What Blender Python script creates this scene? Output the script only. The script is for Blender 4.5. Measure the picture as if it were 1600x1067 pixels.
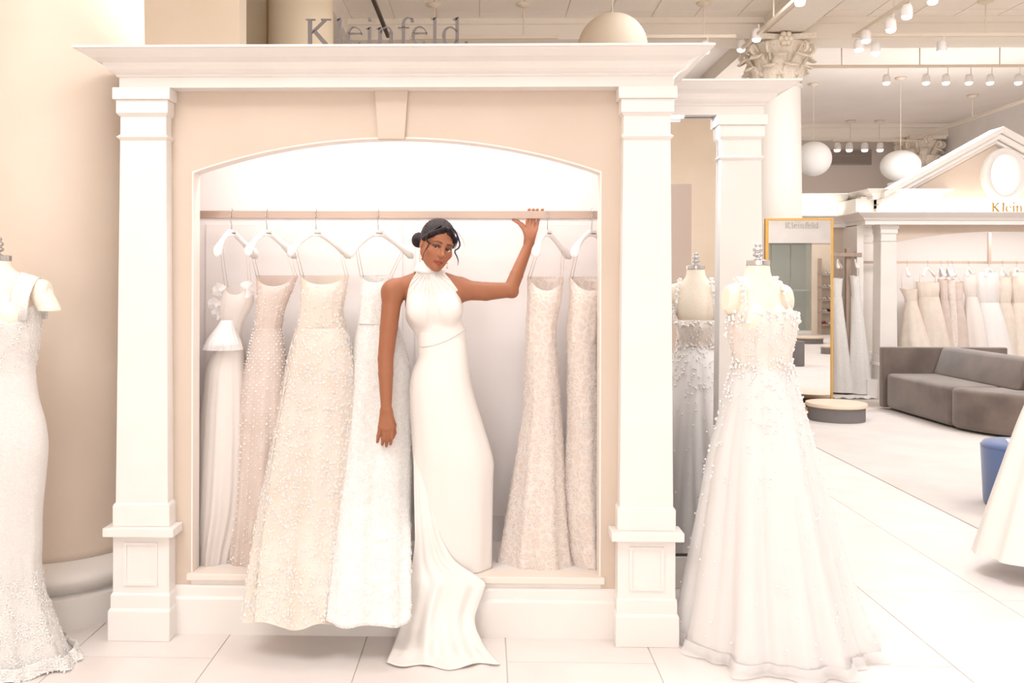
import bpy, math, random
import numpy as np
from mathutils import Vector, Matrix, Euler

for o in list(bpy.data.objects):
    bpy.data.objects.remove(o, do_unlink=True)
S = bpy.context.scene
COL = S.collection

# ------------------------------------------------------------------ camera
FPX, PPX, PPY, EYE = 1400.0, 727.0, 440.0, 1.80
YAW, ROLL = math.radians(1.35), 0.0024
cam_d = bpy.data.cameras.new('camera')
cam = bpy.data.objects.new('camera', cam_d)
COL.objects.link(cam)
cam_d.sensor_width = 36.0
cam_d.lens = FPX / 1600.0 * 36.0
cam_d.shift_x = (800.0 - PPX) / 1600.0
cam_d.shift_y = -(533.5 - PPY) / 1600.0
cam_d.clip_end = 200
CAM_R = Matrix.Rotation(YAW, 3, 'Z') @ Matrix.Rotation(math.pi / 2, 3, 'X') @ Matrix.Rotation(ROLL, 3, 'Z')
cam.matrix_world = Matrix.Translation((0, 0, EYE)) @ CAM_R.to_4x4()
S.camera = cam

# ------------------------------------------------------------------ light
S.view_settings.view_transform = 'Standard'
S.view_settings.look = 'None'
S.view_settings.gamma = 1.0
S.view_settings.use_curve_mapping = False
S.view_settings.exposure = -1.36
S.cycles.use_denoising = True
S.cycles.max_bounces = 7
S.cycles.diffuse_bounces = 5
S.cycles.glossy_bounces = 4
S.cycles.transparent_max_bounces = 10
S.cycles.caustics_reflective = False
S.cycles.caustics_refractive = False
S.cycles.sample_clamp_indirect = 4.0

W = bpy.data.worlds.new('world')
S.world = W
W.use_nodes = True
W.node_tree.nodes['Background'].inputs[0].default_value = (1, .96, .92, 1)
W.node_tree.nodes['Background'].inputs[1].default_value = 0.3

def area(name, loc, target, sx, sy, watts, col=(.965, .985, 1)):
    l = bpy.data.lights.new(name, 'AREA')
    l.shape = 'RECTANGLE'
    l.size, l.size_y = sx, sy
    l.energy = watts
    l.color = col
    o = bpy.data.objects.new(name, l)
    COL.objects.link(o)
    o.location = loc
    d = Vector(target) - Vector(loc)
    o.rotation_euler = d.to_track_quat('-Z', 'Y').to_euler()
    return o

CEIL = 5.65
WINFILL = 8.0          # glow of the added fill windows behind the photographer
SCREENX = 3.28
FILL_PANELS = [  # added ceiling panels for fill light: x, y, size x, size y, watts
    (3.2, 2.2, 2.4, 2.4, 150), (-2.2, 1.2, 2.4, 2.4, 430), (1.0, -4.0, 2.4, 2.4, 200), (7.5, 3.0, 2.4, 2.4, 230),
    (7.2, 9.0, 2.4, 2.4, 640), (1.9, 5.7, 2.0, 2.0, 330), (7.5, -4.0, 2.4, 2.4, 320), (3.0, 10.1, 2.0, 2.0, 190)]
for px_, py_, sx_, sy_, w_ in FILL_PANELS:
    area('fill_panel_light', (px_, py_, CEIL - .16), (px_, py_, 0), sx_, sy_, w_)
# added unseen uplights on the alcove and far portico brighten ceiling and walls
area('alcove_fill_uplight', (-.4, 4.95, 3.0), (-.4, 6.5, 5.6), 2.2, .4, 300, (1, .95, .88))
area('salon_fill_uplight', (4.5, 15.35, 3.32), (4.6, 16.5, 5.6), 2.5, .3, 110, (1, .97, .95))
area('portico_fill_uplight', (8.2, 14.9, 3.5), (8.2, 17.5, 5.6), 3.0, .5, 330, (1, .97, .95))

# ------------------------------------------------------------------ picture <-> place
CAMP = Vector((0, 0, EYE))
def ray(px, py):
    return CAM_R @ Vector(((px - PPX) / FPX, -(py - PPY) / FPX, -1.0))
def at(px, py, Y):
    r = ray(px, py)
    return CAMP + r * (Y / r.y)
def fl(px, py, z=0.0):
    r = ray(px, py)
    return CAMP + r * ((z - EYE) / r.z)
def mpp(Y):
    return Y / FPX

# ------------------------------------------------------------------ materials
def L(r, g, b):
    f = lambda c: (c / 255 / 12.92) if c / 255 <= .04045 else ((c / 255 + .055) / 1.055) ** 2.4
    return (f(r), f(g), f(b))
MATS = {}
def mat(name, col, rough=.5, metal=0., spec=.4, emit=0., emcol=None, noise=None, bump=None, trans=0., alpha=1., sheen=0., sss=0., vcol=False, coat=0.):
    """noise=(scale, second colour, lo, hi[, stretch]); bump=(scale, strength); trans = translucent share"""
    if name in MATS:
        return MATS[name]
    m = bpy.data.materials.new(name)
    m.use_nodes = True
    nt = m.node_tree
    N, K = nt.nodes, nt.links
    p = N['Principled BSDF']
    out = N['Material Output']
    p.inputs['Base Color'].default_value = (*col, 1)
    p.inputs['Roughness'].default_value = rough
    p.inputs['Metallic'].default_value = metal
    p.inputs['Specular IOR Level'].default_value = spec
    if coat: p.inputs['Coat Weight'].default_value = coat
    if sheen:
        p.inputs['Sheen Weight'].default_value = sheen
    if sss:
        p.inputs['Subsurface Weight'].default_value = sss
        p.inputs['Subsurface Radius'].default_value = (.02, .008, .004)
    if emit:
        p.inputs['Emission Color'].default_value = (*(emcol or col), 1)
        p.inputs['Emission Strength'].default_value = emit
    tc = N.new('ShaderNodeTexCoord')
    src = None
    if vcol:
        a = N.new('ShaderNodeVertexColor')
        a.layer_name = 'Col'
        src = a.outputs['Color']
    if noise:
        sc, c2, lo, hi = noise[:4]
        n = N.new('ShaderNodeTexNoise')
        n.inputs['Scale'].default_value = sc
        n.inputs['Detail'].default_value = 5
        mp = N.new('ShaderNodeMapping')
        if len(noise) > 4:
            mp.inputs['Scale'].default_value = noise[4]
        K.new(tc.outputs['Object'], mp.inputs[0])
        K.new(mp.outputs[0], n.inputs['Vector'])
        mr = N.new('ShaderNodeMapRange')
        mr.inputs[1].default_value = lo
        mr.inputs[2].default_value = hi
        K.new(n.outputs['Fac'], mr.inputs[0])
        mx = N.new('ShaderNodeMix')
        mx.data_type = 'RGBA'
        K.new(mr.outputs[0], mx.inputs[0])
        mx.inputs[6].default_value = (*col, 1)
        mx.inputs[7].default_value = (*c2, 1)
        src = mx.outputs[2]
    if src:
        K.new(src, p.inputs['Base Color'])
    if bump:
        n2 = N.new('ShaderNodeTexNoise')
        n2.inputs['Scale'].default_value = bump[0]
        n2.inputs['Detail'].default_value = 4
        K.new(tc.outputs['Object'], n2.inputs['Vector'])
        b = N.new('ShaderNodeBump')
        b.inputs['Strength'].default_value = bump[1]
        b.inputs['Distance'].default_value = .01
        K.new(n2.outputs['Fac'], b.inputs['Height'])
        K.new(b.outputs[0], p.inputs['Normal'])
    last = p.outputs[0]
    if trans:
        t = N.new('ShaderNodeBsdfTranslucent')
        t.inputs[0].default_value = (*col, 1)
        if src:
            K.new(src, t.inputs[0])
        ms = N.new('ShaderNodeMixShader')
        ms.inputs[0].default_value = trans
        K.new(last, ms.inputs[1]); K.new(t.outputs[0], ms.inputs[2])
        last = ms.outputs[0]
    if alpha < 1:
        t = N.new('ShaderNodeBsdfTransparent')
        ms = N.new('ShaderNodeMixShader')
        ms.inputs[0].default_value = alpha
        K.new(t.outputs[0], ms.inputs[1]); K.new(last, ms.inputs[2])
        last = ms.outputs[0]
    if last is not p.outputs[0]:
        K.new(last, out.inputs[0])
    MATS[name] = m
    return m

def lace(name, base, thread, scale=26., cover=.5, alpha=1., rough=.7):
    """floral lace: two voronoi scales of thread over a plain ground, with relief"""
    if name in MATS:
        return MATS[name]
    m = mat(name, base, rough, trans=.15)
    nt = m.node_tree
    N, K = nt.nodes, nt.links
    p = N['Principled BSDF']
    tc = N.new('ShaderNodeTexCoord')
    nz = N.new('ShaderNodeTexNoise'); nz.inputs['Scale'].default_value = scale * .6; nz.inputs['Detail'].default_value = 3
    K.new(tc.outputs['Object'], nz.inputs['Vector'])
    va = N.new('ShaderNodeVectorMath'); va.operation = 'MULTIPLY_ADD'
    va.inputs[1].default_value = (.06, .06, .06)
    K.new(nz.outputs['Color'], va.inputs[0]); K.new(tc.outputs['Object'], va.inputs[2])
    vo = N.new('ShaderNodeTexVoronoi'); vo.inputs['Scale'].default_value = scale
    vo.feature = 'DISTANCE_TO_EDGE'
    K.new(va.outputs[0], vo.inputs['Vector'])
    v2 = N.new('ShaderNodeTexVoronoi'); v2.inputs['Scale'].default_value = scale * 2.7
    K.new(va.outputs[0], v2.inputs['Vector'])
    r1 = N.new('ShaderNodeMapRange'); r1.inputs[1].default_value = .05; r1.inputs[2].default_value = .16; r1.inputs[3].default_value = 1; r1.inputs[4].default_value = 0
    K.new(vo.outputs['Distance'], r1.inputs[0])
    r2 = N.new('ShaderNodeMapRange'); r2.inputs[1].default_value = cover; r2.inputs[2].default_value = cover - .2
    r2.inputs[3].default_value = 0; r2.inputs[4].default_value = 1
    K.new(v2.outputs['Distance'], r2.inputs[0])
    mx0 = N.new('ShaderNodeMath'); mx0.operation = 'MAXIMUM'
    K.new(r1.outputs[0], mx0.inputs[0]); K.new(r2.outputs[0], mx0.inputs[1])
    mx = N.new('ShaderNodeMix'); mx.data_type = 'RGBA'
    K.new(mx0.outputs[0], mx.inputs[0])
    mx.inputs[6].default_value = (*base, 1); mx.inputs[7].default_value = (*thread, 1)
    K.new(mx.outputs[2], p.inputs['Base Color'])
    for n in N:
        if n.type == 'BSDF_TRANSLUCENT':
            K.new(mx.outputs[2], n.inputs[0])
    b = N.new('ShaderNodeBump'); b.inputs['Strength'].default_value = .5; b.inputs['Distance'].default_value = .004
    K.new(mx0.outputs[0], b.inputs['Height']); K.new(b.outputs[0], p.inputs['Normal'])
    return m

TRIM = mat('white_trim_paint', L(239, 234, 230), .35, noise=(3., L(235, 229, 224), .35, .7))
WALL = mat('beige_wall_paint', L(213, 196, 181), .6, noise=(1.5, L(208, 190, 174), .35, .7))
CREAM = mat('cream_wall_paint', L(240, 226, 208), .6, noise=(1.2, L(234, 218, 198), .35, .7))
YELLOW = mat('warm_yellow_plaster', L(246, 231, 206), .6)
ALCW = mat('alcove_white_paint', L(240, 234, 232), .5)
COLM = mat('beige_column_paint', L(223, 207, 192), .5, noise=(2., L(218, 201, 185), .35, .7))
COLW = mat('cream_column_paint', L(242, 236, 230), .5)
CARV = mat('carved_plaster', L(240, 230, 216), .6, noise=(30., L(225, 208, 186), .45, .7))
TILE = mat('floor_tile', L(232, 224, 220), .32, noise=(2.2, L(224, 214, 209), .35, .7), spec=.35)
GROUT = mat('tile_grout', L(212, 202, 196), .8)
CARPET = mat('pale_carpet', L(217, 209, 204), .95, noise=(2.5, L(211, 202, 196), .35, .7), bump=(220., .5), spec=.1)
CEILM = mat('ceiling_paint', L(236, 227, 219), .7, noise=(1., L(231, 221, 212), .35, .7))
BEAMM = mat('beam_paint', L(240, 231, 220), .7)
RODM = mat('champagne_metal', L(190, 168, 155), .4, metal=.3)
CHROME = mat('brushed_chrome', L(205, 203, 203), .22, metal=.9)
GREYLET = mat('grey_letter_metal', L(114, 105, 103), .5, spec=.2)
GOLDLET = mat('gold_letter_metal', L(190, 160, 105), .35, metal=.5)
GOLD = mat('gold_frame', L(214, 168, 92), .35, metal=.4)
MIRROR = mat('mirror_glass', (.93, .93, .93), .0, metal=1.)
DARKLINE = mat('dark_edge', L(120, 110, 104), .5)
LINEN = mat('mannequin_linen', L(250, 239, 224), .75, noise=(120., L(245, 231, 212), .4, .6))
SKIN = mat('brown_skin', L(156, 98, 72), .46, spec=.35, vcol=True)
HAIR = mat('dark_hair', L(46, 35, 36), .5, noise=(60., L(26, 20, 24), .35, .7, (1, 1, .12)), spec=.22)
HAIRB = mat('dark_blue_hair', L(38, 36, 62), .5, spec=.25)
SATIN = mat('ivory_satin', L(243, 237, 232), .42, spec=.4, trans=.08, bump=(3., .15))
TULLE = mat('ivory_tulle', L(248, 241, 236), .8, trans=.35, alpha=.72)
TULLEW = mat('white_tulle', L(252, 249, 248), .8, trans=.3, alpha=.66)
LINING = mat('ivory_lining', L(251, 247, 245), .7, trans=.1)
NUDE = mat('nude_tulle', L(230, 215, 207), .75, trans=.2, noise=(8., L(221, 203, 193), .35, .7))
BEIGET = mat('beige_tulle', L(241, 231, 221), .75, trans=.2, noise=(8., L(234, 221, 208), .35, .7))
BLUSH = lace('blush_lace', L(236, 221, 211), L(245, 235, 228), 24., .42)
LACEW = lace('white_lace', L(244, 240, 236), L(251, 249, 247), 34., .46)
LACED = lace('ivory_beaded_lace', L(244, 238, 233), L(251, 248, 246), 75., .5)
PETAL = mat('white_petals', L(250, 247, 244), .6, trans=.2)
PETALB = mat('blush_petals', L(250, 243, 238), .6, trans=.2)
PEARL = mat('pearl', L(247, 243, 240), .16, spec=.6, coat=.4)
HANG = mat('white_lacquer', L(246, 242, 239), .3)
VELVET = mat('taupe_velvet', L(120, 105, 97), .85, noise=(2.2, L(94, 82, 76), .4, .65), sheen=.5)
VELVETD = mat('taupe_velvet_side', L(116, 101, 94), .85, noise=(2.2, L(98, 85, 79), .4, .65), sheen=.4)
BLUEV = mat('blue_velvet', L(88, 108, 152), .85, sheen=.5)
GREYF = mat('charcoal_felt', L(122, 117, 116), .9)
PALEW = mat('pale_wood', L(226, 205, 184), .5)
WOODG = mat('greyed_wood', L(172, 152, 138), .6)
PAPER = mat('paper_shade', L(230, 217, 200), .8, trans=.4)
GLOW = mat('spot_lens', (1, .98, .95), .5, emit=9.)
GLOBE = mat('globe_shade', L(246, 243, 240), .6, trans=.2, emit=.08, emcol=(1, .96, .92))
PANEL = mat('fill_light_panel', (1, .96, .9), .5, emit=1.5)
WINLIT = mat('lit_window', (1, .98, .95), .5, emit=1.6)
VENT = mat('grey_vent', L(176, 164, 156), .6)
GREENG = mat('green_glass', L(178, 194, 186), .08, alpha=.3, spec=.6)
TAUPE = mat('taupe_partition', L(196, 178, 168), .6)
BLACKM = mat('black_track', L(70, 60, 50), .5)
TRACKW = mat('cream_track', L(224, 210, 192), .5)
RED = mat('red_satin_shoe', L(176, 60, 70), .4)
BLACKS = mat('black_shoe', L(40, 36, 38), .4)
LIPS = L(150, 72, 60)

# ------------------------------------------------------------------ mesh tools
class MB:
    def __init__(s):
        s.v, s.f = [], []
    def add(s, v, f):
        n = len(s.v)
        s.v += [tuple(p) for p in v]
        s.f += [tuple(i + n for i in q) for q in f]
        return s
    def box(s, x0, x1, y0, y1, z0, z1):
        v = [(x, y, z) for z in (z0, z1) for y in (y0, y1) for x in (x0, x1)]
        return s.add(v, [(0, 2, 3, 1), (4, 5, 7, 6), (0, 1, 5, 4), (2, 6, 7, 3), (0, 4, 6, 2), (1, 3, 7, 5)])
    def frus(s, x0, x1, y0, y1, z0, X0, X1, Y0, Y1, z1):
        v = [(x0, y0, z0), (x1, y0, z0), (x0, y1, z0), (x1, y1, z0), (X0, Y0, z1), (X1, Y0, z1), (X0, Y1, z1), (X1, Y1, z1)]
        return s.add(v, [(0, 2, 3, 1), (4, 5, 7, 6), (0, 1, 5, 4), (2, 6, 7, 3), (0, 4, 6, 2), (1, 3, 7, 5)])
    def prism(s, poly, fn, d0, d1):
        """poly 2-D, fn(u,v,d)->xyz; closed caps"""
        n = len(poly)
        v = [fn(u, w, d0) for u, w in poly] + [fn(u, w, d1) for u, w in poly]
        f = [tuple(range(n - 1, -1, -1)), tuple(range(n, 2 * n))]
        f += [(i, (i + 1) % n, n + (i + 1) % n, n + i) for i in range(n)]
        return s.add(v, f)
    def lathe(s, prof, cx, cy, n=32, cap=True):
        v = []
        for r, z in prof:
            for k in range(n):
                a = 2 * math.pi * k / n
                v.append((cx + r * math.cos(a), cy + r * math.sin(a), z))
        f = []
        for i in range(len(prof) - 1):
            for k in range(n):
                f.append((i * n + k, i * n + (k + 1) % n, (i + 1) * n + (k + 1) % n, (i + 1) * n + k))
        if cap:
            f.append(tuple(range(n - 1, -1, -1)))
            m = (len(prof) - 1) * n
            f.append(tuple(range(m, m + n)))
        return s.add(v, f)
    def tube(s, pts, rad, n=8, flat=1.0):
        pts = [Vector(p) for p in pts]
        if not hasattr(rad, '__len__'):
            rad = [rad] * len(pts)
        v, f = [], []
        up = Vector((0, 0, 1))
        prev = None
        for i, p in enumerate(pts):
            t = (pts[min(i + 1, len(pts) - 1)] - pts[max(i - 1, 0)])
            t = t.normalized() if t.length > 1e-9 else Vector((0, 0, 1))
            if prev is None:
                a = t.cross(up)
                if a.length < 1e-3: a = t.cross(Vector((1, 0, 0)))
            else:
                a = prev - t * prev.dot(t)
            a.normalize(); prev = a
            b = t.cross(a)
            for k in range(n):
                th = 2 * math.pi * k / n
                v.append(p + a * (math.cos(th) * rad[i]) + b * (math.sin(th) * rad[i] * flat))
        for i in range(len(pts) - 1):
            for k in range(n):
                f.append((i * n + k, i * n + (k + 1) % n, (i + 1) * n + (k + 1) % n, (i + 1) * n + k))
        f.append(tuple(range(n - 1, -1, -1)))
        m = (len(pts) - 1) * n
        f.append(tuple(range(m, m + n)))
        return s.add(v, f)
    def ball(s, c, r, n=10, m=6, sc=(1, 1, 1)):
        v = [(c[0], c[1], c[2] - r * sc[2])]
        for i in range(1, m):
            ph = -math.pi / 2 + math.pi * i / m
            for k in range(n):
                a = 2 * math.pi * k / n
                v.append((c[0] + r * sc[0] * math.cos(ph) * math.cos(a), c[1] + r * sc[1] * math.cos(ph) * math.sin(a), c[2] + r * sc[2] * math.sin(ph)))
        v.append((c[0], c[1], c[2] + r * sc[2]))
        f = [(0, 1 + (k + 1) % n, 1 + k) for k in range(n)]
        for i in range(m - 2):
            for k in range(n):
                a = 1 + i * n
                f.append((a + k, a + (k + 1) % n, a + n + (k + 1) % n, a + n + k))
        a = 1 + (m - 2) * n
        f += [(a + k, a + (k + 1) % n, len(v) - 1) for k in range(n)]
        return s.add(v, f)
    def grid(s, P, close=False):
        """P rows x cols of points"""
        R, C = len(P), len(P[0])
        v = [p for row in P for p in row]
        f = []
        for i in range(R - 1):
            for k in range(C if close else C - 1):
                f.append((i * C + k, i * C + (k + 1) % C, (i + 1) * C + (k + 1) % C, (i + 1) * C + k))
        return s.add(v, f)

def wloc(o):
    p = Vector((0, 0, 0))
    while o is not None:
        p = p + Vector(o.location)
        o = o.parent
    return p
def obj(name, mb, m, parent=None, smooth=False, bevel=0., origin=None, solid=0., autosm=None):
    """link the collected mesh (given in world metres) as ONE object"""
    me = bpy.data.meshes.new(name)
    v = np.array(mb.v, dtype=float).reshape(-1, 3)
    if origin is None:
        c = (v.min(0) + v.max(0)) / 2
        origin = Vector((c[0], c[1], v[:, 2].min()))
    else:
        origin = Vector(origin)
    me.from_pydata([tuple(p) for p in (v - np.array(origin))], [], mb.f)
    if smooth:
        me.polygons.foreach_set('use_smooth', [True] * len(me.polygons))
    me.materials.append(m)
    o = bpy.data.objects.new(name, me)
    COL.objects.link(o)
    if parent is not None:
        o.parent = parent
        o.location = origin - wloc(parent)
    else:
        o.location = origin
    if bevel:
        b = o.modifiers.new('bevel', 'BEVEL')
        b.width = bevel; b.segments = 2; b.limit_method = 'ANGLE'; b.angle_limit = math.radians(40)
    if solid:
        sm = o.modifiers.new('solid', 'SOLIDIFY'); sm.thickness = solid; sm.offset = 0
    if autosm:
        me.polygons.foreach_set('use_smooth', [True] * len(me.polygons))
        try:
            me.set_sharp_from_angle(angle=math.radians(autosm))
        except Exception:
            pass
    return o
def thing(name, label, cat, loc, group=None):
    o = bpy.data.objects.new(name, None)
    o.empty_display_size = .1
    COL.objects.link(o)
    o.location = loc
    o['label'] = label; o['category'] = cat
    if group: o['group'] = group
    return o
def tag(o, label, cat, group=None):
    o['label'] = label; o['category'] = cat
    if group: o['group'] = group
    return o
def struct(o):
    o['kind'] = 'structure'
    return o
def dup(root, loc, label=None, rotz=None, group=None):
    r = root.copy(); COL.objects.link(r); r.location = loc
    if rotz is not None: r.rotation_euler = (0, 0, rotz)
    if label: r['label'] = label
    if group: r['group'] = group
    for ch in list(root.children):
        c = ch.copy(); COL.objects.link(c); c.parent = r
        for g in list(ch.children):
            d = g.copy(); COL.objects.link(d); d.parent = c
    return r

# ------------------------------------------------------------------ distance-field modelling (bodies, hair)
class Field:
    def __init__(s, lo, hi, h):
        s.h = h
        s.lo = np.array(lo, float)
        s.n = np.ceil((np.array(hi) - s.lo) / h).astype(int) + 1
        s.F = np.full(s.n, 1.0, np.float32)
    def _win(s, c, r):
        a = np.clip(np.floor((np.array(c) - r - s.lo) / s.h).astype(int), 0, s.n)
        b = np.clip(np.ceil((np.array(c) + r - s.lo) / s.h).astype(int) + 1, 0, s.n)
        ax = [s.lo[i] + s.h * np.arange(a[i], b[i]) for i in range(3)]
        if min(len(q) for q in ax) == 0:
            return None
        return (slice(a[0], b[0]), slice(a[1], b[1]), slice(a[2], b[2])), ax[0][:, None, None], ax[1][None, :, None], ax[2][None, None, :]
    def put(s, fn, c, r, k=.01, op='u'):
        w = s._win(c, np.array(r) + k + 3 * s.h if hasattr(r, '__len__') else r + k + 3 * s.h)
        if w is None: return
        sl, X, Y, Z = w
        d = fn(X, Y, Z).astype(np.float32)
        A = s.F[sl]
        if op == 'u':
            t = np.clip(.5 + .5 * (A - d) / k, 0, 1)
            s.F[sl] = A * (1 - t) + d * t - k * t * (1 - t)
        else:   # carve
            d = -d
            t = np.clip(.5 - .5 * (A - d) / k, 0, 1)
            s.F[sl] = A * (1 - t) + d * t + k * t * (1 - t)
    def cap(s, a, b, ra, rb, k=.012, op='u', fr=None):
        """round cone a->b; fr=(R 3x3 world from local, origin, scale)"""
        if fr:
            R, o, sc = fr
            a = o + R @ (np.array(a) * sc); b = o + R @ (np.array(b) * sc); ra *= sc; rb *= sc
        a = np.array(a, float); b = np.array(b, float)
        ab = b - a; ll = max(float(ab @ ab), 1e-9)
        def fn(X, Y, Z):
            t = np.clip(((X - a[0]) * ab[0] + (Y - a[1]) * ab[1] + (Z - a[2]) * ab[2]) / ll, 0, 1)
            return np.sqrt((X - a[0] - t * ab[0]) ** 2 + (Y - a[1] - t * ab[1]) ** 2 + (Z - a[2] - t * ab[2]) ** 2) - (ra + (rb - ra) * t)
        s.put(fn, (a + b) / 2, np.abs(ab) / 2 + max(ra, rb), k, op)
    def ell(s, c, r, R=None, k=.015, op='u', fr=None):
        c = np.array(c, float); r = np.array(r, float)
        if fr:
            R0, o, sc = fr
            c = o + R0 @ (c * sc); r = r * sc
            R = R0 if R is None else R0 @ R
        if R is None: R = np.eye(3)
        Ri = np.array(R).T
        def fn(X, Y, Z):
            x, y, z = X - c[0], Y - c[1], Z - c[2]
            u = (Ri[0, 0] * x + Ri[0, 1] * y + Ri[0, 2] * z)
            v = (Ri[1, 0] * x + Ri[1, 1] * y + Ri[1, 2] * z)
            w = (Ri[2, 0] * x + Ri[2, 1] * y + Ri[2, 2] * z)
            k0 = np.sqrt((u / r[0]) ** 2 + (v / r[1]) ** 2 + (w / r[2]) ** 2)
            k1 = np.sqrt((u / r[0] ** 2) ** 2 + (v / r[1] ** 2) ** 2 + (w / r[2] ** 2) ** 2)
            return k0 * (k0 - 1) / np.maximum(k1, 1e-6)
        s.put(fn, c, max(r) * np.ones(3), k, op)
    def mesh(s):
        F = s.F; S_ = F < 0
        cnt = np.zeros(tuple(n - 1 for n in F.shape), np.int8)
        offs = [(i, j, k) for i in (0, 1) for j in (0, 1) for k in (0, 1)]
        sh = cnt.shape
        for o in offs:
            cnt += S_[o[0]:o[0] + sh[0], o[1]:o[1] + sh[1], o[2]:o[2] + sh[2]]
        act = np.argwhere((cnt > 0) & (cnt < 8))
        idx = np.full(sh, -1, np.int32)
        idx[act[:, 0], act[:, 1], act[:, 2]] = np.arange(len(act))
        vals = {o: F[act[:, 0] + o[0], act[:, 1] + o[1], act[:, 2] + o[2]] for o in offs}
        P = np.zeros((len(act), 3)); N = np.zeros(len(act))
        for a in offs:
            for ax in range(3):
                if a[ax]: continue
                b = list(a); b[ax] = 1; b = tuple(b)
                fa, fb = vals[a], vals[b]
                m = (fa < 0) != (fb < 0)
                t = np.where(m, fa / np.where(m, fa - fb, 1), 0)
                q = np.tile(np.array(a, float), (len(act), 1)); q[:, ax] += t
                P[m] += q[m]; N[m] += 1
        V = s.lo + s.h * (act + P / N[:, None])
        faces = []
        for ax in range(3):
            b, c = [(1, 2), (2, 0), (0, 1)][ax]
            lo = [slice(1, -1)] * 3; hi = [slice(1, -1)] * 3
            lo[ax] = slice(0, -1); hi[ax] = slice(1, None)
            A, B = S_[tuple(lo)], S_[tuple(hi)]
            e = np.argwhere(A != B)
            if not len(e): continue
            inside = A[e[:, 0], e[:, 1], e[:, 2]]
            base = e + 1; base[:, ax] -= 1
            def cell(db, dc):
                q = base.copy(); q[:, b] += db; q[:, c] += dc
                return idx[q[:, 0], q[:, 1], q[:, 2]]
            Q = np.stack([cell(-1, -1), cell(0, -1), cell(0, 0), cell(-1, 0)], 1)
            Q[~inside] = Q[~inside][:, ::-1]
            faces.append(Q[(Q >= 0).all(1)])
        return V, np.concatenate(faces)

def npobj(name, V, Fq, m, parent=None, origin=None, colors=None):
    me = bpy.data.meshes.new(name)
    if origin is None:
        c = (V.min(0) + V.max(0)) / 2; origin = Vector((c[0], c[1], V[:, 2].min()))
    origin = Vector(origin)
    W_ = (V - np.array(origin)).astype(np.float32)
    nq = Fq.shape[1]
    me.vertices.add(len(W_)); me.vertices.foreach_set('co', W_.ravel())
    me.loops.add(Fq.size); me.loops.foreach_set('vertex_index', Fq.astype(np.int32).ravel())
    me.polygons.add(len(Fq))
    me.polygons.foreach_set('loop_start', np.arange(0, Fq.size, nq, dtype=np.int32))
    me.polygons.foreach_set('loop_total', np.full(len(Fq), nq, np.int32))
    me.polygons.foreach_set('use_smooth', np.ones(len(Fq), bool))
    me.update(calc_edges=True); me.validate()
    if colors is not None:
        a = me.color_attributes.new('Col', 'FLOAT_COLOR', 'POINT')
        a.data.foreach_set('color', np.concatenate([colors, np.ones((len(colors), 1))], 1).astype(np.float32).ravel())
    me.materials.append(m)
    o = bpy.data.objects.new(name, me); COL.objects.link(o)
    if parent is not None:
        o.parent = parent; o.location = origin - wloc(parent)
    else:
        o.location = origin
    return o

rng = random.Random(7)
nrg = np.random.default_rng(11)
# ================================================================== the room
XL_, XR_, YB_, YF_ = -6.5, 11.2, -8.5, 24.7
floor = struct(obj('floor', MB().box(XL_, 3.6, YB_, YF_, -.12, -.005), GROUT))
tile_me = None
JOINT = {13: 7.95, 12: 5.29, 11: 4.257, 10: 4.95, 9: 4.25, 8: 4.95}
for k in range(14):
    x0 = .1 + .7 * (k - 9)
    j0 = JOINT.get(k, 4.25 + .7 * (k % 2))
    for i in range(-9, 9):
        y0 = j0 + 1.4 * i
        if y0 < YB_ - .1 or y0 > 15.5: continue
        if tile_me is None:
            t0 = obj('tile', MB().box(0, .7 - .005, 0, 1.4 - .005, -.005, 0), TILE, bevel=.0015, origin=(0, 0, 0))
            tile_me = t0
            t = t0
        else:
            t = tile_me.copy(); COL.objects.link(t)
        t.parent = floor
        t.location = Vector((x0 + .0025, y0 + .0025, 0)) - wloc(floor)
struct(obj('floor_carpet', MB().box(3.605, XR_, YB_, YF_, -.12, .004), CARPET))
struct(obj('trim_1', MB().box(3.598, 3.61, YB_, YF_, -.02, .005), mat('carpet_edge_strip', L(196, 184, 176), .5)))

ceil = struct(obj('ceiling', MB().box(XL_, XR_, YB_, YF_, CEIL, CEIL + .15), CEILM))
pan = None
for i in range(20):
    for j in range(4):
        x0 = -3.2 + i * .62; y0 = 10.9 + j * .62
        if pan is None:
            pan = obj('ceiling_panel', MB().box(0, .605, 0, .605, 0, .012), BEAMM, bevel=.004, origin=(0, 0, 0)); q = pan
        else:
            q = pan.copy(); COL.objects.link(q)
        q.parent = ceil; q.location = Vector((x0, y0, CEIL - .012)) - wloc(ceil)
for y0, x0, x1 in ((13.42, XL_, XR_), (22.3, XL_, XR_)):
    b = MB().box(x0, x1, y0 - .28, y0 + .28, CEIL - .30, CEIL)
    b.box(x0, x1, y0 - .36, y0 - .28, CEIL - .09, CEIL).box(x0, x1, y0 + .28, y0 + .36, CEIL - .09, CEIL)
    obj('beam', b, BEAMM, ceil)
for x0, ya, yb in ((4.27, 13.7, 22.0), (-2.3, 11.2, 13.1), (4.27, -8.5, 13.1)):
    b = MB().box(x0 - .26, x0 + .26, ya, yb, CEIL - .26, CEIL)
    obj('beam', b, BEAMM, ceil)

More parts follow.
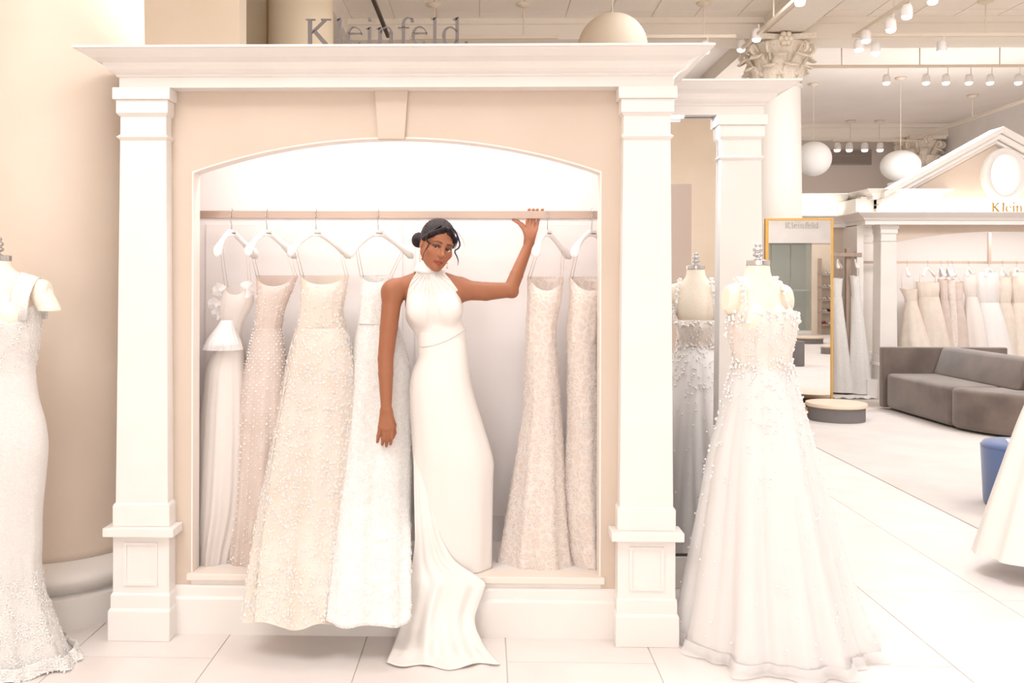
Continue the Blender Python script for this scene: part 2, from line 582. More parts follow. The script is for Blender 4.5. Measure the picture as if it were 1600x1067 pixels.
struct(obj('wall_back', MB().box(XL_, XR_, YF_, YF_ + .2, 0, CEIL), mat('far_wall_paint', L(230, 219, 211), .6)))
struct(obj('wall_left', MB().box(XL_ - .2, XL_, YB_, YF_, 0, CEIL), CREAM))
struct(obj('wall_right', MB().box(XR_, XR_ + .2, YB_, YF_, 0, CEIL), TRIM))
struct(obj('wall_front', MB().box(XL_, XR_, YB_ - .2, YB_, 0, CEIL), CREAM))
xa = at(374, 40, 8.5).x
struct(obj('wall_partition', MB().box(XL_, xa, 8.5, 8.75, 0, CEIL), CREAM))
xb = at(421, 40, 11.6).x
struct(obj('wall_recess', MB().box(XL_, xb + .25, 11.6, 11.85, 0, CEIL), YELLOW))
struct(obj('trim_2', MB().box(at(416, 40, 11.55).x, at(419, 40, 11.55).x, 11.55, 11.6, 0, CEIL), mat('brass_strip', L(196, 168, 128), .5)))
# frames and diffusers of the added fill light panels
for i, (x, y, sx, sy, w) in enumerate(FILL_PANELS):
    t = thing('ceiling_fill_light', ['square light panel over the walkway beside the display alcove', 'square light panel over the floor left of the display alcove',
               'square light panel in the ceiling behind the photographer', 'square light panel over the carpeted side',
               'square light panel over the taupe sofa', 'square light panel in the ceiling behind the display alcove',
               'square light panel near the glass showcase', 'square light panel in front of the gold framed mirror'][i], 'ceiling light', (x, y, CEIL - .15))
    f = MB()
    for a, b, c, d in ((-sx / 2 - .05, sx / 2 + .05, -sy / 2 - .05, -sy / 2), (-sx / 2 - .05, sx / 2 + .05, sy / 2, sy / 2 + .05),
                       (-sx / 2 - .05, -sx / 2, -sy / 2, sy / 2), (sx / 2, sx / 2 + .05, -sy / 2, sy / 2)):
        f.box(x + a, x + b, y + c, y + d, CEIL - .15, CEIL)
    obj('frame', f, TRIM, t)
    obj('diffuser', MB().box(x - sx / 2, x + sx / 2, y - sy / 2, y + sy / 2, CEIL - .14, CEIL - .12), PANEL, t)

# ------------------------------------------------------------------ mouldings
CROWN = [(0, 0), (0, .05), (.012, .055), (.012, .063), (.03, .07), (.045, .082), (.055, .098), (.06, .112), (.075, .118),
         (.105, .128), (.135, .148), (.15, .16), (.165, .162), (.165, .172)]
def cornice(mb, xl, xr, yf, yb, z0, prof=CROWN, s=1.0, left=True, right=True):
    P = []
    for o, z in prof:
        o *= s; z = z0 + z * s
        row = []
        row.append((xl - (o if left else 0), yb, z)); row.append((xl - (o if left else 0), yf - o, z))
        row.append((xr + (o if right else 0), yf - o, z)); row.append((xr + (o if right else 0), yb, z))
        P.append(row)
    mb.grid(P)
    n = len(mb.v)
    R = len(P)
    b = n - 4 * R
    mb.f.append((b, b + 3, b + 2, b + 1)); mb.f.append((n - 4, n - 3, n - 2, n - 1))
    mb.f.append(tuple(b + 4 * i for i in range(R - 1, -1, -1)) + ()) ; mb.f.append(tuple(b + 4 * i + 3 for i in range(R)))
    return mb

PZ = dict(t1=.158, t2=.232, ped=.522, led0=.522, led1=.566, bb=.682, neck=2.50)
def pilaster(parent, cx, yf, yw, zt=2.770):
    """flat pilaster; yf = shaft front, yw = wall face behind it"""
    def blk(w, of, z0, z1, mb):
        return mb.box(cx - w / 2, cx + w / 2, yf - of, yw, z0, z1)
    s = MB().frus(cx - .1325, cx + .1325, yf - .004, yw, PZ['bb'], cx - .1165, cx + .1165, yf + .004, yw, zt - .13)
    shaft = obj('pilaster', s, TRIM, parent, bevel=.003)
    c = MB()
    blk(.290, .030, zt - .060, zt, c)
    obj('capital_block', c, TRIM, shaft, bevel=.004)
    c = MB(); blk(.262, .016, zt - .128, zt - .060, c)
    c.frus(cx - .1165, cx + .1165, yf + .002, yw, zt - .142, cx - .131, cx + .131, yf - .014, yw, zt - .128)
    obj('capital_band', c, TRIM, shaft, bevel=.003)
    zb = zt - .243
    c = MB().frus(cx - .117, cx + .117, yf, yw, zb - .016, cx - .131, cx + .131, yf - .014, yw, zb - .003)
    c.frus(cx - .131, cx + .131, yf - .014, yw, zb - .003, cx - .117, cx + .117, yf, yw, zb + .010)
    obj('bead', c, TRIM, shaft)
    c = MB(); blk(.288, .014, PZ['led1'], PZ['bb'] - .012, c)
    c.frus(cx - .144, cx + .144, yf - .014, yw, PZ['bb'] - .012, cx - .1325, cx + .1325, yf - .004, yw, PZ['bb'] + .002)
    obj('base_block', c, TRIM, shaft, bevel=.003)
    c = MB().box(cx - .178, cx + .178, yf - .055, yw, PZ['led0'], PZ['led1'])
    obj('ledge', c, TRIM, shaft, bevel=.004)
    c = MB(); blk(.286, .012, PZ['t2'], PZ['led0'], c)
    ped = obj('pedestal', c, TRIM, parent, bevel=.003)
    m = MB()
    x0, x1, z0, z1, yy, w = cx - .085, cx + .085, PZ['t2'] + .04, PZ['led0'] - .035, yf - .012, .014
    for a, b, c_, d in ((x0, x1, z0, z0 + w), (x0, x1, z1 - w, z1), (x0, x0 + w, z0 + w, z1 - w), (x1 - w, x1, z0 + w, z1 - w)):
        m.box(a, b, yy - .008, yy + .002, c_, d)
    obj('panel_moulding', m, TRIM, ped)
    c = MB(); blk(.300, .024, PZ['t1'], PZ['t2'] - .01, c)
    c.frus(cx - .15, cx + .15, yf - .024, yw, PZ['t2'] - .01, cx - .144, cx + .144, yf - .013, yw, PZ['t2'] + .002)
    obj('plinth_top', c, TRIM, ped, bevel=.003)
    c = MB(); blk(.312, .042, 0, PZ['t1'] - .01, c)
    c.frus(cx - .156, cx + .156, yf - .042, yw, PZ['t1'] - .01, cx - .15, cx + .15, yf - .026, yw, PZ['t1'] + .002)
    obj('plinth', c, TRIM, ped, bevel=.003)
    return shaft

# ------------------------------------------------------------------ display alcove
YW, YP = 4.56, 4.475
PLX, PRX = at(222.5, 500, YP).x, at(1010.5, 500, YP).x
OX0, OX1 = at(299.5, 500, YW).x, at(939.5, 500, YW).x      # opening in the face
SILL = .305
WX0, WX1 = PLX - .115, PRX + .128
alc = thing('display_alcove', 'cream arched display alcove with pilasters holding the gowns and the woman', 'alcove', ((OX0 + OX1) / 2, 4.9, 0))
ZSP, ZAP, ZTOP = at(300, 268, YW).z, at(620, 214, YW).z, 2.772
def archz(x, x0=OX0, x1=OX1, zs=ZSP, za=ZAP):
    h = za - zs; c = (x1 - x0) / 2; R = (c * c + h * h) / (2 * h)
    return za - R + math.sqrt(max(R * R - (x - (x0 + x1) / 2) ** 2, 0))
def arch_wall(x0, x1, wx0, wx1, y0, y1, zs, za, zb, zt, n=40):
    mb = MB()
    mb.box(wx0, x0, y0, y1, zb, zt).box(x1, wx1, y0, y1, zb, zt)
    xs = [x0 + (x1 - x0) * i / n for i in range(n + 1)]
    zz = [archz(x, x0, x1, zs, za) for x in xs]
    mb.grid([[(x, y0, z) for x, z in zip(xs, zz)], [(x, y0, zt) for x in xs]])
    mb.grid([[(x, y1, zt) for x in xs], [(x, y1, z) for x, z in zip(xs, zz)]])
    mb.grid([[(x, y1, z) for x, z in zip(xs, zz)], [(x, y0, z) for x, z in zip(xs, zz)]])
    return mb
fas = obj('arched_face', arch_wall(OX0, OX1, WX0, WX1, YW, YW + .10, ZSP, ZAP, 0.2, ZTOP + .02), WALL, alc)
# thin casing round the arch
cs = MB(); n = 40
xs = [OX0 + (OX1 - OX0) * i / n for i in range(n + 1)]
pts_o = [(OX0, SILL)] + [(x, archz(x)) for x in xs] + [(OX1, SILL)]
def inset(p, d):
    x, z = p
    return (x + (d if x < (OX0 + OX1) / 2 else -d) * (1 if abs(x - (OX0 + OX1) / 2) > 1.0 else .0), z - d if z > 1 else z)
row0, row1, row2 = [], [], []
for x, z in pts_o:
    xi = min(max(x, OX0 + .008), OX1 - .008); zi = z - .008 if z > 1 else z
    row0.append((x, YW - .002, z)); row1.append((xi, YW - .002, zi)); row2.append((xi, YW + .102, zi))
cs.grid([row0, row1, row2])
obj('arch_casing', cs, mat('pale_casing_paint', L(240, 230, 222), .5), alc)
kx = at(612, 180, YW).x
k = MB()
z0, z1 = at(612, 218, YW).z, ZTOP
k.add([(kx - .068, YW - .022, z0), (kx + .068, YW - .022, z0), (kx + .085, YW - .022, z1), (kx - .085, YW - .022, z1),
       (kx - .068, YW + .03, z0), (kx + .068, YW + .03, z0), (kx + .085, YW + .03, z1), (kx - .085, YW + .03, z1)],
      [(0, 1, 2, 3), (0, 4, 5, 1), (1, 5, 6, 2), (2, 6, 7, 3), (3, 7, 4, 0), (7, 6, 5, 4)])
obj('keystone', k, WALL, alc, bevel=.003)
c = cornice(MB(), WX0, WX1, 4.462, 5.15, 2.770)
obj('cornice', c, TRIM, alc)
IX0, IX1, YBK = OX0 - .16, OX1 + .13, 5.17
obj('back_wall', MB().box(IX0 - .05, IX1 + .05, YBK, YBK + .08, 0, 2.93), ALCW, alc)
for j, (xa_, xb_) in enumerate(((at(322, 500, YBK).x, at(629, 500, YBK).x), (at(649, 500, YBK).x, IX1 - .06))):
    z0, z1 = .45, at(500, 350, YBK).z
    obj('back_panel', MB().box(xa_, xb_, YBK - .012, YBK, z0, z1), ALCW, alc, bevel=.004)
obj('back_top_panel', MB().box(IX0, IX1, YBK - .008, YBK, z1 + .03, 2.66), ALCW, alc, bevel=.003)
obj('side_wall', MB().box(IX0 - .05, IX0, YW + .1, YBK, 0, 2.93), ALCW, alc)
obj('side_wall', MB().box(IX1, IX1 + .05, YW + .1, YBK, 0, 2.93), ALCW, alc)
obj('alcove_ceiling', MB().box(IX0, IX1, YW + .1, YBK, 2.72, 2.77), ALCW, alc)
obj('alcove_floor', MB().box(IX0, IX1, YW + .09, YBK, .2, SILL - .004), ALCW, alc)
obj('sill', MB().box(OX0 - .018, OX1 + .018, YW - .022, YW + .11, SILL - .034, SILL), mat('sill_paint', L(236, 224, 214), .45), alc, bevel=.004)
b = MB().box(PLX, PRX, YW - .028, YW, 0, .178)
b.frus(PLX, PRX, YW - .028, YW, .178, PLX, PRX, YW - .016, YW, .190).box(PLX, PRX, YW - .014, YW, .19, .234)
b.frus(PLX, PRX, YW - .014, YW, .234, PLX, PRX, YW - .002, YW, .244)
b.box(OX0, OX1, YW + .001, YW + .099, 0, .272)
obj('baseboard', b, TRIM, alc)
pilaster(alc, PLX, YP, YW)
pilaster(alc, PRX, YP, YW)
obj('outer_side_wall', MB().box(WX1 - .06, WX1, YW, 5.6, 0, 2.8), TRIM, alc)
obj('outer_side_wall', MB().box(WX0, WX0 + .06, YW, 5.25, 0, 2.8), TRIM, alc)
obj('top_board', MB().box(WX0, WX1, 4.42, 5.2, 2.90, 2.935), TRIM, alc)
obj('fill_uplight_trough', MB().box(-1.5, .7, 4.74, 5.14, 2.936, 2.985), TRIM, alc)  # added trough that carries the alcove's added uplight
l = obj('light_strip', MB().box(OX0 + .1, OX1 - .1, YW + .13, YW + .17, 2.69, 2.72), mat('strip_glow', (1, .97, .95), .5, emit=2.), alc)
area('alcove_light', ((OX0 + OX1) / 2, YW + .22, 2.685), ((OX0 + OX1) / 2, YW + .46, 1.2), OX1 - OX0 - .1, .14, 30, (1, .985, .98))

# garment rail
ZR = at(600, 335.5, 4.83).z
rail = thing('garment_rail', 'flat champagne metal garment rail across the arched alcove', 'clothes rail', ((OX0 + OX1) / 2, 4.83, ZR))
obj('bar', MB().box(IX0, IX1, 4.815, 4.845, ZR - .0205, ZR + .0205), RODM, rail, bevel=.002)
for x in (IX0, IX1 - .012):
    obj('end_bracket', MB().box(x, x + .012, 4.80, 4.86, ZR - .035, ZR + .035), RODM, rail, bevel=.002)

# ------------------------------------------------------------------ mirror bay right of the alcove
Y2P, Y2W = 5.235, 5.32
P2X = at(1158, 400, Y2P).x
bay = thing('mirror_bay', 'white pilaster bay with crown moulding right of the arched alcove', 'wall bay', (P2X, 5.4, 0))
pilaster(bay, P2X, Y2P, Y2W)
obj('cornice', cornice(MB(), WX1, P2X + .125, 5.222, 5.75, 2.770, left=False), TRIM, bay)
obj('bay_wall', MB().box(WX1, P2X - .1, 5.345, 5.75, 0, 2.768), TRIM, bay)
obj('bay_side', MB().box(P2X - .10, P2X + .12, Y2W, 5.75, 0, 2.768), TRIM, bay)
obj('baseboard', MB().box(WX1, P2X - .1, 5.29, 5.345, 0, .185), TRIM, bay, bevel=.004)
obj('light_strip', MB().box(WX1 + .03, P2X - .33, 5.235, 5.26, 2.755, 2.770), mat('strip_glow', (1, .97, .95), .5, emit=2.), bay)  # added strip, serves as fixture for the bay's fill light
area('bay_fill_light', ((WX1 + P2X - .07) / 2, 5.247, 2.745), (1.35, 4.7, 1.0), .30, .05, 20, (1, .97, .94))  # added fill light on the gown back that the mirror shows
AL = math.radians(1.2)
MC = Vector((1.25, 5.300, 0))
mt = Vector((math.cos(AL), -math.sin(AL), 0))
def mir_box(mb, u0, u1, d0, d1, z0, z1):
    nn = Vector((math.sin(AL), math.cos(AL), 0))
    v = [MC + mt * u + nn * d + Vector((0, 0, z)) for z in (z0, z1) for d in (d0, d1) for u in (u0, u1)]
    return mb.add(v, [(0, 2, 3, 1), (4, 5, 7, 6), (0, 1, 5, 4), (2, 6, 7, 3), (0, 4, 6, 2), (1, 3, 7, 5)])
u1 = at(1122, 500, 5.297).x - 1.25
wm = thing('wall_mirror', 'tall frameless wall mirror reflecting the back of the pearl gown', 'mirror', (1.25, 5.30, .2))
obj('mirror_glass', mir_box(MB(), -.30, u1 - .004, 0, .004, .205, 2.765), MIRROR, wm)
obj('mirror_edge', mir_box(MB(), -.30, u1 + .002, .004, .018, .196, 2.772), DARKLINE, wm)
wm.location = wm.location

# ------------------------------------------------------------------ columns
def acanthus(mb, ang, r0, z0, h, w, curl, cx, cy):
    """one lobed leaf: ribbed blade with a notched edge, its tip rolling outwards"""
    rows = []
    NR, NC = 15, 9
    for i in range(NR):
        t = i / (NR - 1)
        rr = r0 + .016 + .045 * t + curl * max(0, t - .5) ** 1.7 * 3.6
        zz = z0 + h * (t if t < .82 else .82 - (t - .82) * 1.15)
        ww = w * (math.sin(math.pi * (.16 + .72 * t)) ** .7) * (1 - .30 * (.5 + .5 * math.cos(t * 6 * math.pi)) * (1 if t > .08 else 0))
        row = []
        for j in range(NC):
            u = (j - (NC - 1) / 2) / ((NC - 1) / 2)
            a = ang + u * ww / (2 * r0)
            rrr = rr - .022 * u * u + .012 * math.cos(u * 3 * math.pi) * (1 - .4 * t)
            row.append((cx + rrr * math.cos(a), cy + rrr * math.sin(a), zz + .02 * h * abs(u) * math.sin(t * 6 * math.pi)))
        rows.append(row)
    mb.grid(rows)
def column(name, label, cx, cy, rb, rt, ztop, cap=True, m=COLW, base=True, caph=.70):
    t = thing(name, label, 'column', (cx, cy, 0))
    zc = ztop - caph if cap else ztop
    z0 = .33 if base else 0
    n = 64
    prof = [(rb * 1.03, z0)] + [(rb + (rt - rb) * (i / 12) ** 1.5, z0 + .04 + (zc - .12 - z0) * i / 12) for i in range(13)]
    prof += [(rt * 1.0, zc - .07)]
    obj('shaft', MB().lathe(prof, cx, cy, n), m, t, smooth=True)
    if cap:
        obj('astragal', MB().lathe([(rt, zc - .07)] + [(rt + .035 * math.sin(math.pi * i / 8) , zc - .07 + .07 * i / 8) for i in range(1, 8)] + [(rt, zc)], cx, cy, n), m, t, smooth=True)
        bell = [(rt * .98, zc), (rt * .98, zc + caph * .3), (rt * 1.03, zc + caph * .55), (rt * 1.18, zc + caph * .78), (rt * 1.32, zc + caph * .86)]
        obj('bell', MB().lathe(bell, cx, cy, 32), CARV, t, smooth=True)
        for q in range(8):
            b = MB(); acanthus(b, q * math.pi / 4 + .2, rt, zc + .01, caph * .42, .25, .10, cx, cy)
            obj('acanthus_leaf', b, CARV, t, smooth=True, solid=.02)
        for q in range(8):
            b = MB(); acanthus(b, q * math.pi / 4 + .2 + math.pi / 8, rt, zc + caph * .12, caph * .58, .24, .14, cx, cy)
            obj('acanthus_leaf', b, CARV, t, smooth=True, solid=.02)
        for q in range(4):
            a0 = q * math.pi / 2 + math.pi / 4
            for sgn in (-1, 1):
                d = Vector((math.cos(a0 + sgn * .22), math.sin(a0 + sgn * .22), 0))
                pts, rad = [], []
                for i in range(9):
                    u = i / 8
                    pts.append(Vector((cx, cy, 0)) + d * (rt * (1.02 + .38 * u ** 1.5)) + Vector((0, 0, zc + caph * (.45 + .33 * u)))); rad.append(.026)
                cen = Vector((cx, cy, 0)) + d * (rt * 1.40) + Vector((0, 0, zc + caph * .70))
                for i in range(1, 22):
                    u = i / 21; th = math.pi / 2 - u * 3.6 * math.pi
                    rr = .085 * caph / .7 * (1 - .8 * u)
                    pts.append(cen + d * (rr * math.cos(th)) + Vector((0, 0, rr * math.sin(th)))); rad.append(.026 * (1 - .55 * u))
                obj('volute', MB().tube(pts, rad, 6), CARV, t, smooth=True)
            am = q * math.pi / 2
            d = Vector((math.cos(am), math.sin(am), 0))
            b = MB()
            cc = Vector((cx, cy, zc + caph * .88)) + d * (rt * 1.22)
            for i in range(6):
                th = i * math.pi / 3
                side = Vector((-d.y, d.x, 0))
                p = cc + side * (.07 * math.cos(th)) + Vector((0, 0, .07 * math.sin(th)))
                b.ball(p, .045, 8, 5)
            b.ball(cc + d * .02, .04, 8, 5)
            obj('rosette', b, CARV, t, smooth=True)
        ab = []
        for q in range(4):
            a0 = q * math.pi / 2 - math.pi / 4
            for i in range(8):
                u = i / 8
                a = a0 + u * math.pi / 2
                R = rt * 1.28 / max(abs(math.cos(a - (a0 + math.pi / 4))), .01) * (1 - .17 * math.sin(math.pi * u))
                ab.append((cx + R * math.cos(a), cy + R * math.sin(a)))
        obj('abacus', MB().prism(ab, lambda u, v, d: (u, v, d), ztop - caph * .12, ztop), CARV, t)
    if base:
        tor = [(rb * 1.02, .335)] + [(rb * 1.04 + .085 * math.sin(math.pi * i / 10), .33 - .165 * i / 10) for i in range(11)] + [(rb * 1.05, .163)]
        obj('torus', MB().lathe(tor[::-1], cx, cy, n), TRIM, t, smooth=True)
        obj('round_plinth', MB().lathe([(rb + .10, 0), (rb + .10, .155), (rb + .085, .163)], cx, cy, n), TRIM, t, autosm=35)
    return t
column('beige_column', 'huge beige round column behind the lace gown, left of the alcove', -2.45, 5.07, .50, .435, CEIL - .26, cap=True, m=COLM)
cC = at(1213, 300, 13.3)
column('corinthian_column', 'white round column with leafy capital above the gold framed mirror', cC.x, 13.3, .375, .335, 5.36, caph=.66)
cD = at(470.5, 40, 11.0)
column('plain_column', 'tan round column rising behind the grey letters', cD.x, 11.0, .41, .39, CEIL - .26, cap=False, m=YELLOW)
cE = at(1437, 230, 22.3)
column('far_column', 'brightly lit leafy column capital behind the pediment', cE.x, 22.3, .38, .34, 5.36, caph=.72)

# ------------------------------------------------------------------ second salon front with pediment
YB1, YB2 = 13.85, 14.6
fb = thing('pediment_portico', 'far white portico with pediment, oval window and gowns inside', 'portico', (8.0, 14.2, 0))
FX0, FX1 = at(1352, 340, YB1).x, 10.25
CB = [(0, 0), (0, .06), (.03, .07), (.05, .10), (.09, .12), (.14, .15), (.17, .17), (.17, .185)]
obj('lower_cornice', cornice(MB(), FX0, FX1, YB1, 15.3, 2.69, CB), TRIM, fb)
obj('wing_cornice', cornice(MB(), 3.2, FX0 + .1, YB2, 15.6, 2.69, CB, left=False, right=False), TRIM, fb)
obj('wing_wall', MB().box(3.2, FX0 + .1, YB2 + .12, YB2 + .3, 0, 2.7), WALL, fb)
obj('wing_upper_wall', MB().box(3.2, FX0 + .1, YB2 + .35, YB2 + .5, 2.7, 3.15), TRIM, fb)
obj('wing_upper_cornice', cornice(MB(), 3.2, FX0 + .1, YB2 + .2, 15.6, 3.10, CB, .8, left=False, right=False), TRIM, fb)
obj('upper_return_wall', MB().box(FX0 + .02, FX0 + .1, YB1 + .4, YB2 + .34, 2.7, 3.12), TRIM, fb)
obj('upper_wall', MB().box(FX0 + .1, FX1 - .1, YB1 + .40, YB1 + .55, 2.7, 3.15), TRIM, fb)
UX1 = at(1492, 300, YB1).x
obj('upper_cornice', cornice(MB(), FX0 + .2, UX1 - .1, YB1 + .2, 15.3, 3.10, CB, .8), TRIM, fb)
obj('roof_board', MB().box(FX0 + .25, FX1 - .1, 14.45, 15.3, 3.16, 3.26), TRIM, fb)
obj('fill_uplight_trough', MB().box(6.7, 9.7, 14.65, 15.15, 3.26, 3.46), TRIM, fb)  # trough added for the portico fill uplight, hidden behind the pediment
obj('fill_uplight_trough', MB().box(3.25, 5.75, 15.2, 15.5, 3.26, 3.30), TRIM, fb)  # low trough added for the fill uplight over the wing
PX, PZt = at(1570, 197, YB1).x, at(1570, 197, YB1).z
PX0 = at(1383, 300, YB1).x; PX1 = 2 * PX - PX0; PB = at(1383, 300, YB1).z
obj('pediment_wall', MB().prism([(PX0, 2.9), (PX1, 2.9), (PX1, PB), (PX, PZt - .05), (PX0, PB)], lambda u, v, d: (u, d, v), YB1 + .30, YB1 + .42), WALL, fb)
for sg in (-1, 1):
    xe = PX + sg * (PX - PX0)
    for nm, dz, th, yo in (('raking_cornice', 0, .08, .0), ('raking_band', -.09, .075, .10), ('raking_inner_band', -.175, .05, .20)):
        obj(nm, MB().prism([(xe, PB + dz), (PX, PZt + dz), (PX, PZt + dz - th), (xe, PB + dz - th)], lambda u, v, d: (u, d, v), YB1 + .02 + yo, YB1 + .42), TRIM, fb)
oc = at(1566, 274, YB1 + .3)
def oval(rx, rz, y, n=40):
    return [(oc.x + rx * math.cos(2 * math.pi * i / n), y, oc.z + rz * math.sin(2 * math.pi * i / n)) for i in range(n)]
ow = MB()
ring = [oval(.345, .42, YB1 + .31), oval(.345, .42, YB1 + .22), oval(.30, .38, YB1 + .18), oval(.265, .35, YB1 + .20), oval(.24, .325, YB1 + .18), oval(.22, .305, YB1 + .25), oval(.22, .305, YB1 + .31)]
ow.grid(ring, close=True)
ovf = obj('oval_window_frame', ow, TRIM, fb, smooth=True)
g = MB(); pz = oval(.225, .31, YB1 + .27)
g.add(pz, [tuple(range(len(pz)))])
obj('oval_pane', g, WINLIT, ovf)
# columns of the portico (square, tapered)
for i, (px, yy) in enumerate(((1388.5, YB1 + .12), (1353, YB2 + .1), (1560 + 185, YB1 + .12))):
    pilaster(fb, at(px, 500, yy).x, yy, yy + .28, 2.69)
# salon alcove
IX2a, IX2b = at(1402, 500, YB1).x, 9.75
obj('arched_face', arch_wall(IX2a + .02, IX2b, FX0 + .3, FX1 - .1, YB1 + .2, YB1 + .3, 2.42, 2.60, .25, 2.72, 24), WALL, fb)
obj('back_wall', MB().box(FX0, FX1, 15.25, 15.4, 0, 2.75), ALCW, fb)
obj('side_wall', MB().box(FX0, FX0 + .1, YB1 + .3, 15.3, 0, 2.7), TRIM, fb)
obj('alcove_floor', MB().box(FX0 + .1, FX1, YB1 + .15, 15.25, 0, .3), TRIM, fb)
xk = at(1547, 390, 14.45).x
obj('rail_post', MB().box(xk - .02, xk + .02, 14.45, 14.5, 2.1, 2.6), RODM, fb)
area('portico_light', (8.0, YB1 + .42, 2.62), (8.0, YB1 + 1.0, 1.0), 3.2, .15, 60, (1, .95, .9))
area('portico_cove_light', (8.0, YB1 + .16, 2.90), (8.0, YB1 + .5, 3.2), 4.0, .10, 45, (1, .92, .78))
area('wing_cove_light', (4.5, YB2 + .14, 2.90), (4.5, YB2 + .5, 3.2), 2.4, .10, 30, (1, .92, .78))
vv = at(1297, 234, YF_); v2 = at(1361, 258, YF_)
vt = thing('wall_vent', 'grey slatted air vent high on the far wall', 'vent', (vv.x, YF_, v2.z))
obj('vent_frame', MB().box(vv.x, v2.x, YF_ - .05, YF_, v2.z, vv.z), VENT, vt, bevel=.01)
for i in range(6):
    z = v2.z + (vv.z - v2.z) * (i + .5) / 6
    obj('slat', MB().box(vv.x + .04, v2.x - .04, YF_ - .075, YF_ - .045, z - .012, z + .012), VENT, vt)
# ================================================================== lettering (drawn strokes, no font)
def arcstrip(cx, cy, rx, ry, a0, a1, th, n=28):
    """open ring stroke as quads; th(a)->thickness; angles in degrees, y down"""
    quads = []
    prev = None
    for i in range(n + 1):
        a = math.radians(a0 + (a1 - a0) * i / n)
        t = th(math.degrees(a))
        o = (cx + rx * math.cos(a), cy - ry * math.sin(a))
        q = (cx + (rx - t) * math.cos(a), cy - max(ry - t * .55, 1) * math.sin(a))
        if prev: quads.append([prev[0], o, q, prev[1]])
        prev = (o, q)
    return quads
def stem(x0, x1, top, sl=16, serif=20, bot=345):
    return [[(x0, top + sl), (x1, top), (x1, bot), (x0, bot)], [(x0 - serif, top + sl * .95), (x1, top), (x0 + 6, top + sl + 14)],
            [(x0 - 18, bot - 6), (x1 + 18, bot - 6), (x1 + 20, bot), (x0 - 20, bot)]]
def e_glyph(x):
    thk = lambda a: 9 + 19 * max(0, -math.cos(math.radians(a))) ** 1.3 + (3 if 200 < a < 330 else 0)
    return arcstrip(x + 68, 263, 69, 83, 8, 322, thk) + [[(x + 14, 235), (x + 138, 235), (x + 138, 244), (x + 14, 244)]]
GLY = {
    'K': [[(75, 118), (108, 118), (108, 345), (75, 345)], [(55, 112), (140, 112), (140, 119), (55, 119)], [(55, 338), (130, 338), (130, 345), (55, 345)],
          [(108, 234), (108, 219), (214, 118), (242, 118), (128, 228)], [(190, 112), (278, 112), (278, 119), (190, 119)],
          [(116, 224), (146, 208), (268, 345), (216, 345)], [(205, 338), (285, 338), (285, 345), (205, 345)]],
    'l': stem(338, 370, 102),
    'e': e_glyph(417),
    'i': stem(605, 635, 182) + [[(620 + 17 * math.cos(a * math.pi / 8), 115 + 17 * math.sin(a * math.pi / 8)) for a in range(16)]],
    'n': stem(698, 727, 182) + arcstrip(772, 244, 54, 62, 178, 0, lambda a: 8 + 22 * max(0, math.cos(math.radians(a))) ** 1.2) +
         [[(796, 240), (826, 240), (826, 345), (796, 345)], [(780, 338), (842, 338), (842, 345), (780, 345)]],
    'f': [[(905, 160), (933, 160), (933, 345), (905, 345)], [(885, 338), (955, 338), (955, 345), (885, 345)], [(870, 186), (970, 186), (970, 193), (870, 193)]] +
         arcstrip(958, 160, 53, 62, 180, 40, lambda a: 10 + 17 * max(0, -math.cos(math.radians(a)))) + [[(996 + 17 * math.cos(a * math.pi / 8), 124 + 17 * math.sin(a * math.pi / 8)) for a in range(16)]],
    'e2': e_glyph(992),
    'l2': stem(1182, 1211, 98),
    'd': [[(1378, 112), (1407, 98), (1407, 345), (1378, 345)], [(1352, 118), (1407, 98), (1384, 130)], [(1378, 338), (1428, 336), (1428, 345), (1378, 345)]] +
         arcstrip(1330, 266, 70, 82, 25, 335, lambda a: 10 + 20 * max(0, -math.cos(math.radians(a))) ** 1.2),
}
def sign(name, label, org, s, depth, m, flip=1, yaw=0., reg=True):
    """letters standing with their foot line at org, s = metres per drawing unit"""
    t = thing(name, label, 'sign', org)
    ca, sa = math.cos(yaw), math.sin(yaw)
    o = Vector(org)
    def put(u, v, d):
        x = flip * (u - 740) * s; y = d
        return (o.x + x * ca - y * sa, o.y + x * sa + y * ca, o.z + (345 - v) * s)
    for key, polys in GLY.items():
        b = MB()
        for p in polys: b.prism(p, put, 0, depth)
        obj('letter_' + key[0].lower(), b, m, t)
    if reg:
        b = MB()
        for q in arcstrip(1472, 330, 15, 15, 0, 360, lambda a: 4): b.prism(q, put, 0, depth)
        b.prism([(1467, 322), (1471, 322), (1471, 338), (1467, 338)], put, 0, depth).prism([(1471, 322), (1478, 322), (1478, 330), (1471, 330)], put, 0, depth)
        obj('registered_mark', b, m, t)
    return t
p = at(599.5, 69, 4.40)
sg_s = 4.40 / FPX / 5.714
lsg = sign('letter_sign', 'large grey serif letters standing on the alcove cornice', (p.x, 4.37, 2.956), sg_s * 1.01, .018, GREYLET)
obj('foot_rail', MB().box(at(478, 60, 4.37).x, at(733, 60, 4.37).x, 4.36, 4.40, 2.941, 2.957), TRIM, lsg)
p = at(1600, 331, YB1 + .10)
sign('gold_letter_sign', 'small gold letters on the far portico below the oval window', (at(1540, 331, YB1 + .05).x + 690 * .00058, YB1 - .12, 2.876), .00058, .02, GOLDLET, reg=False)

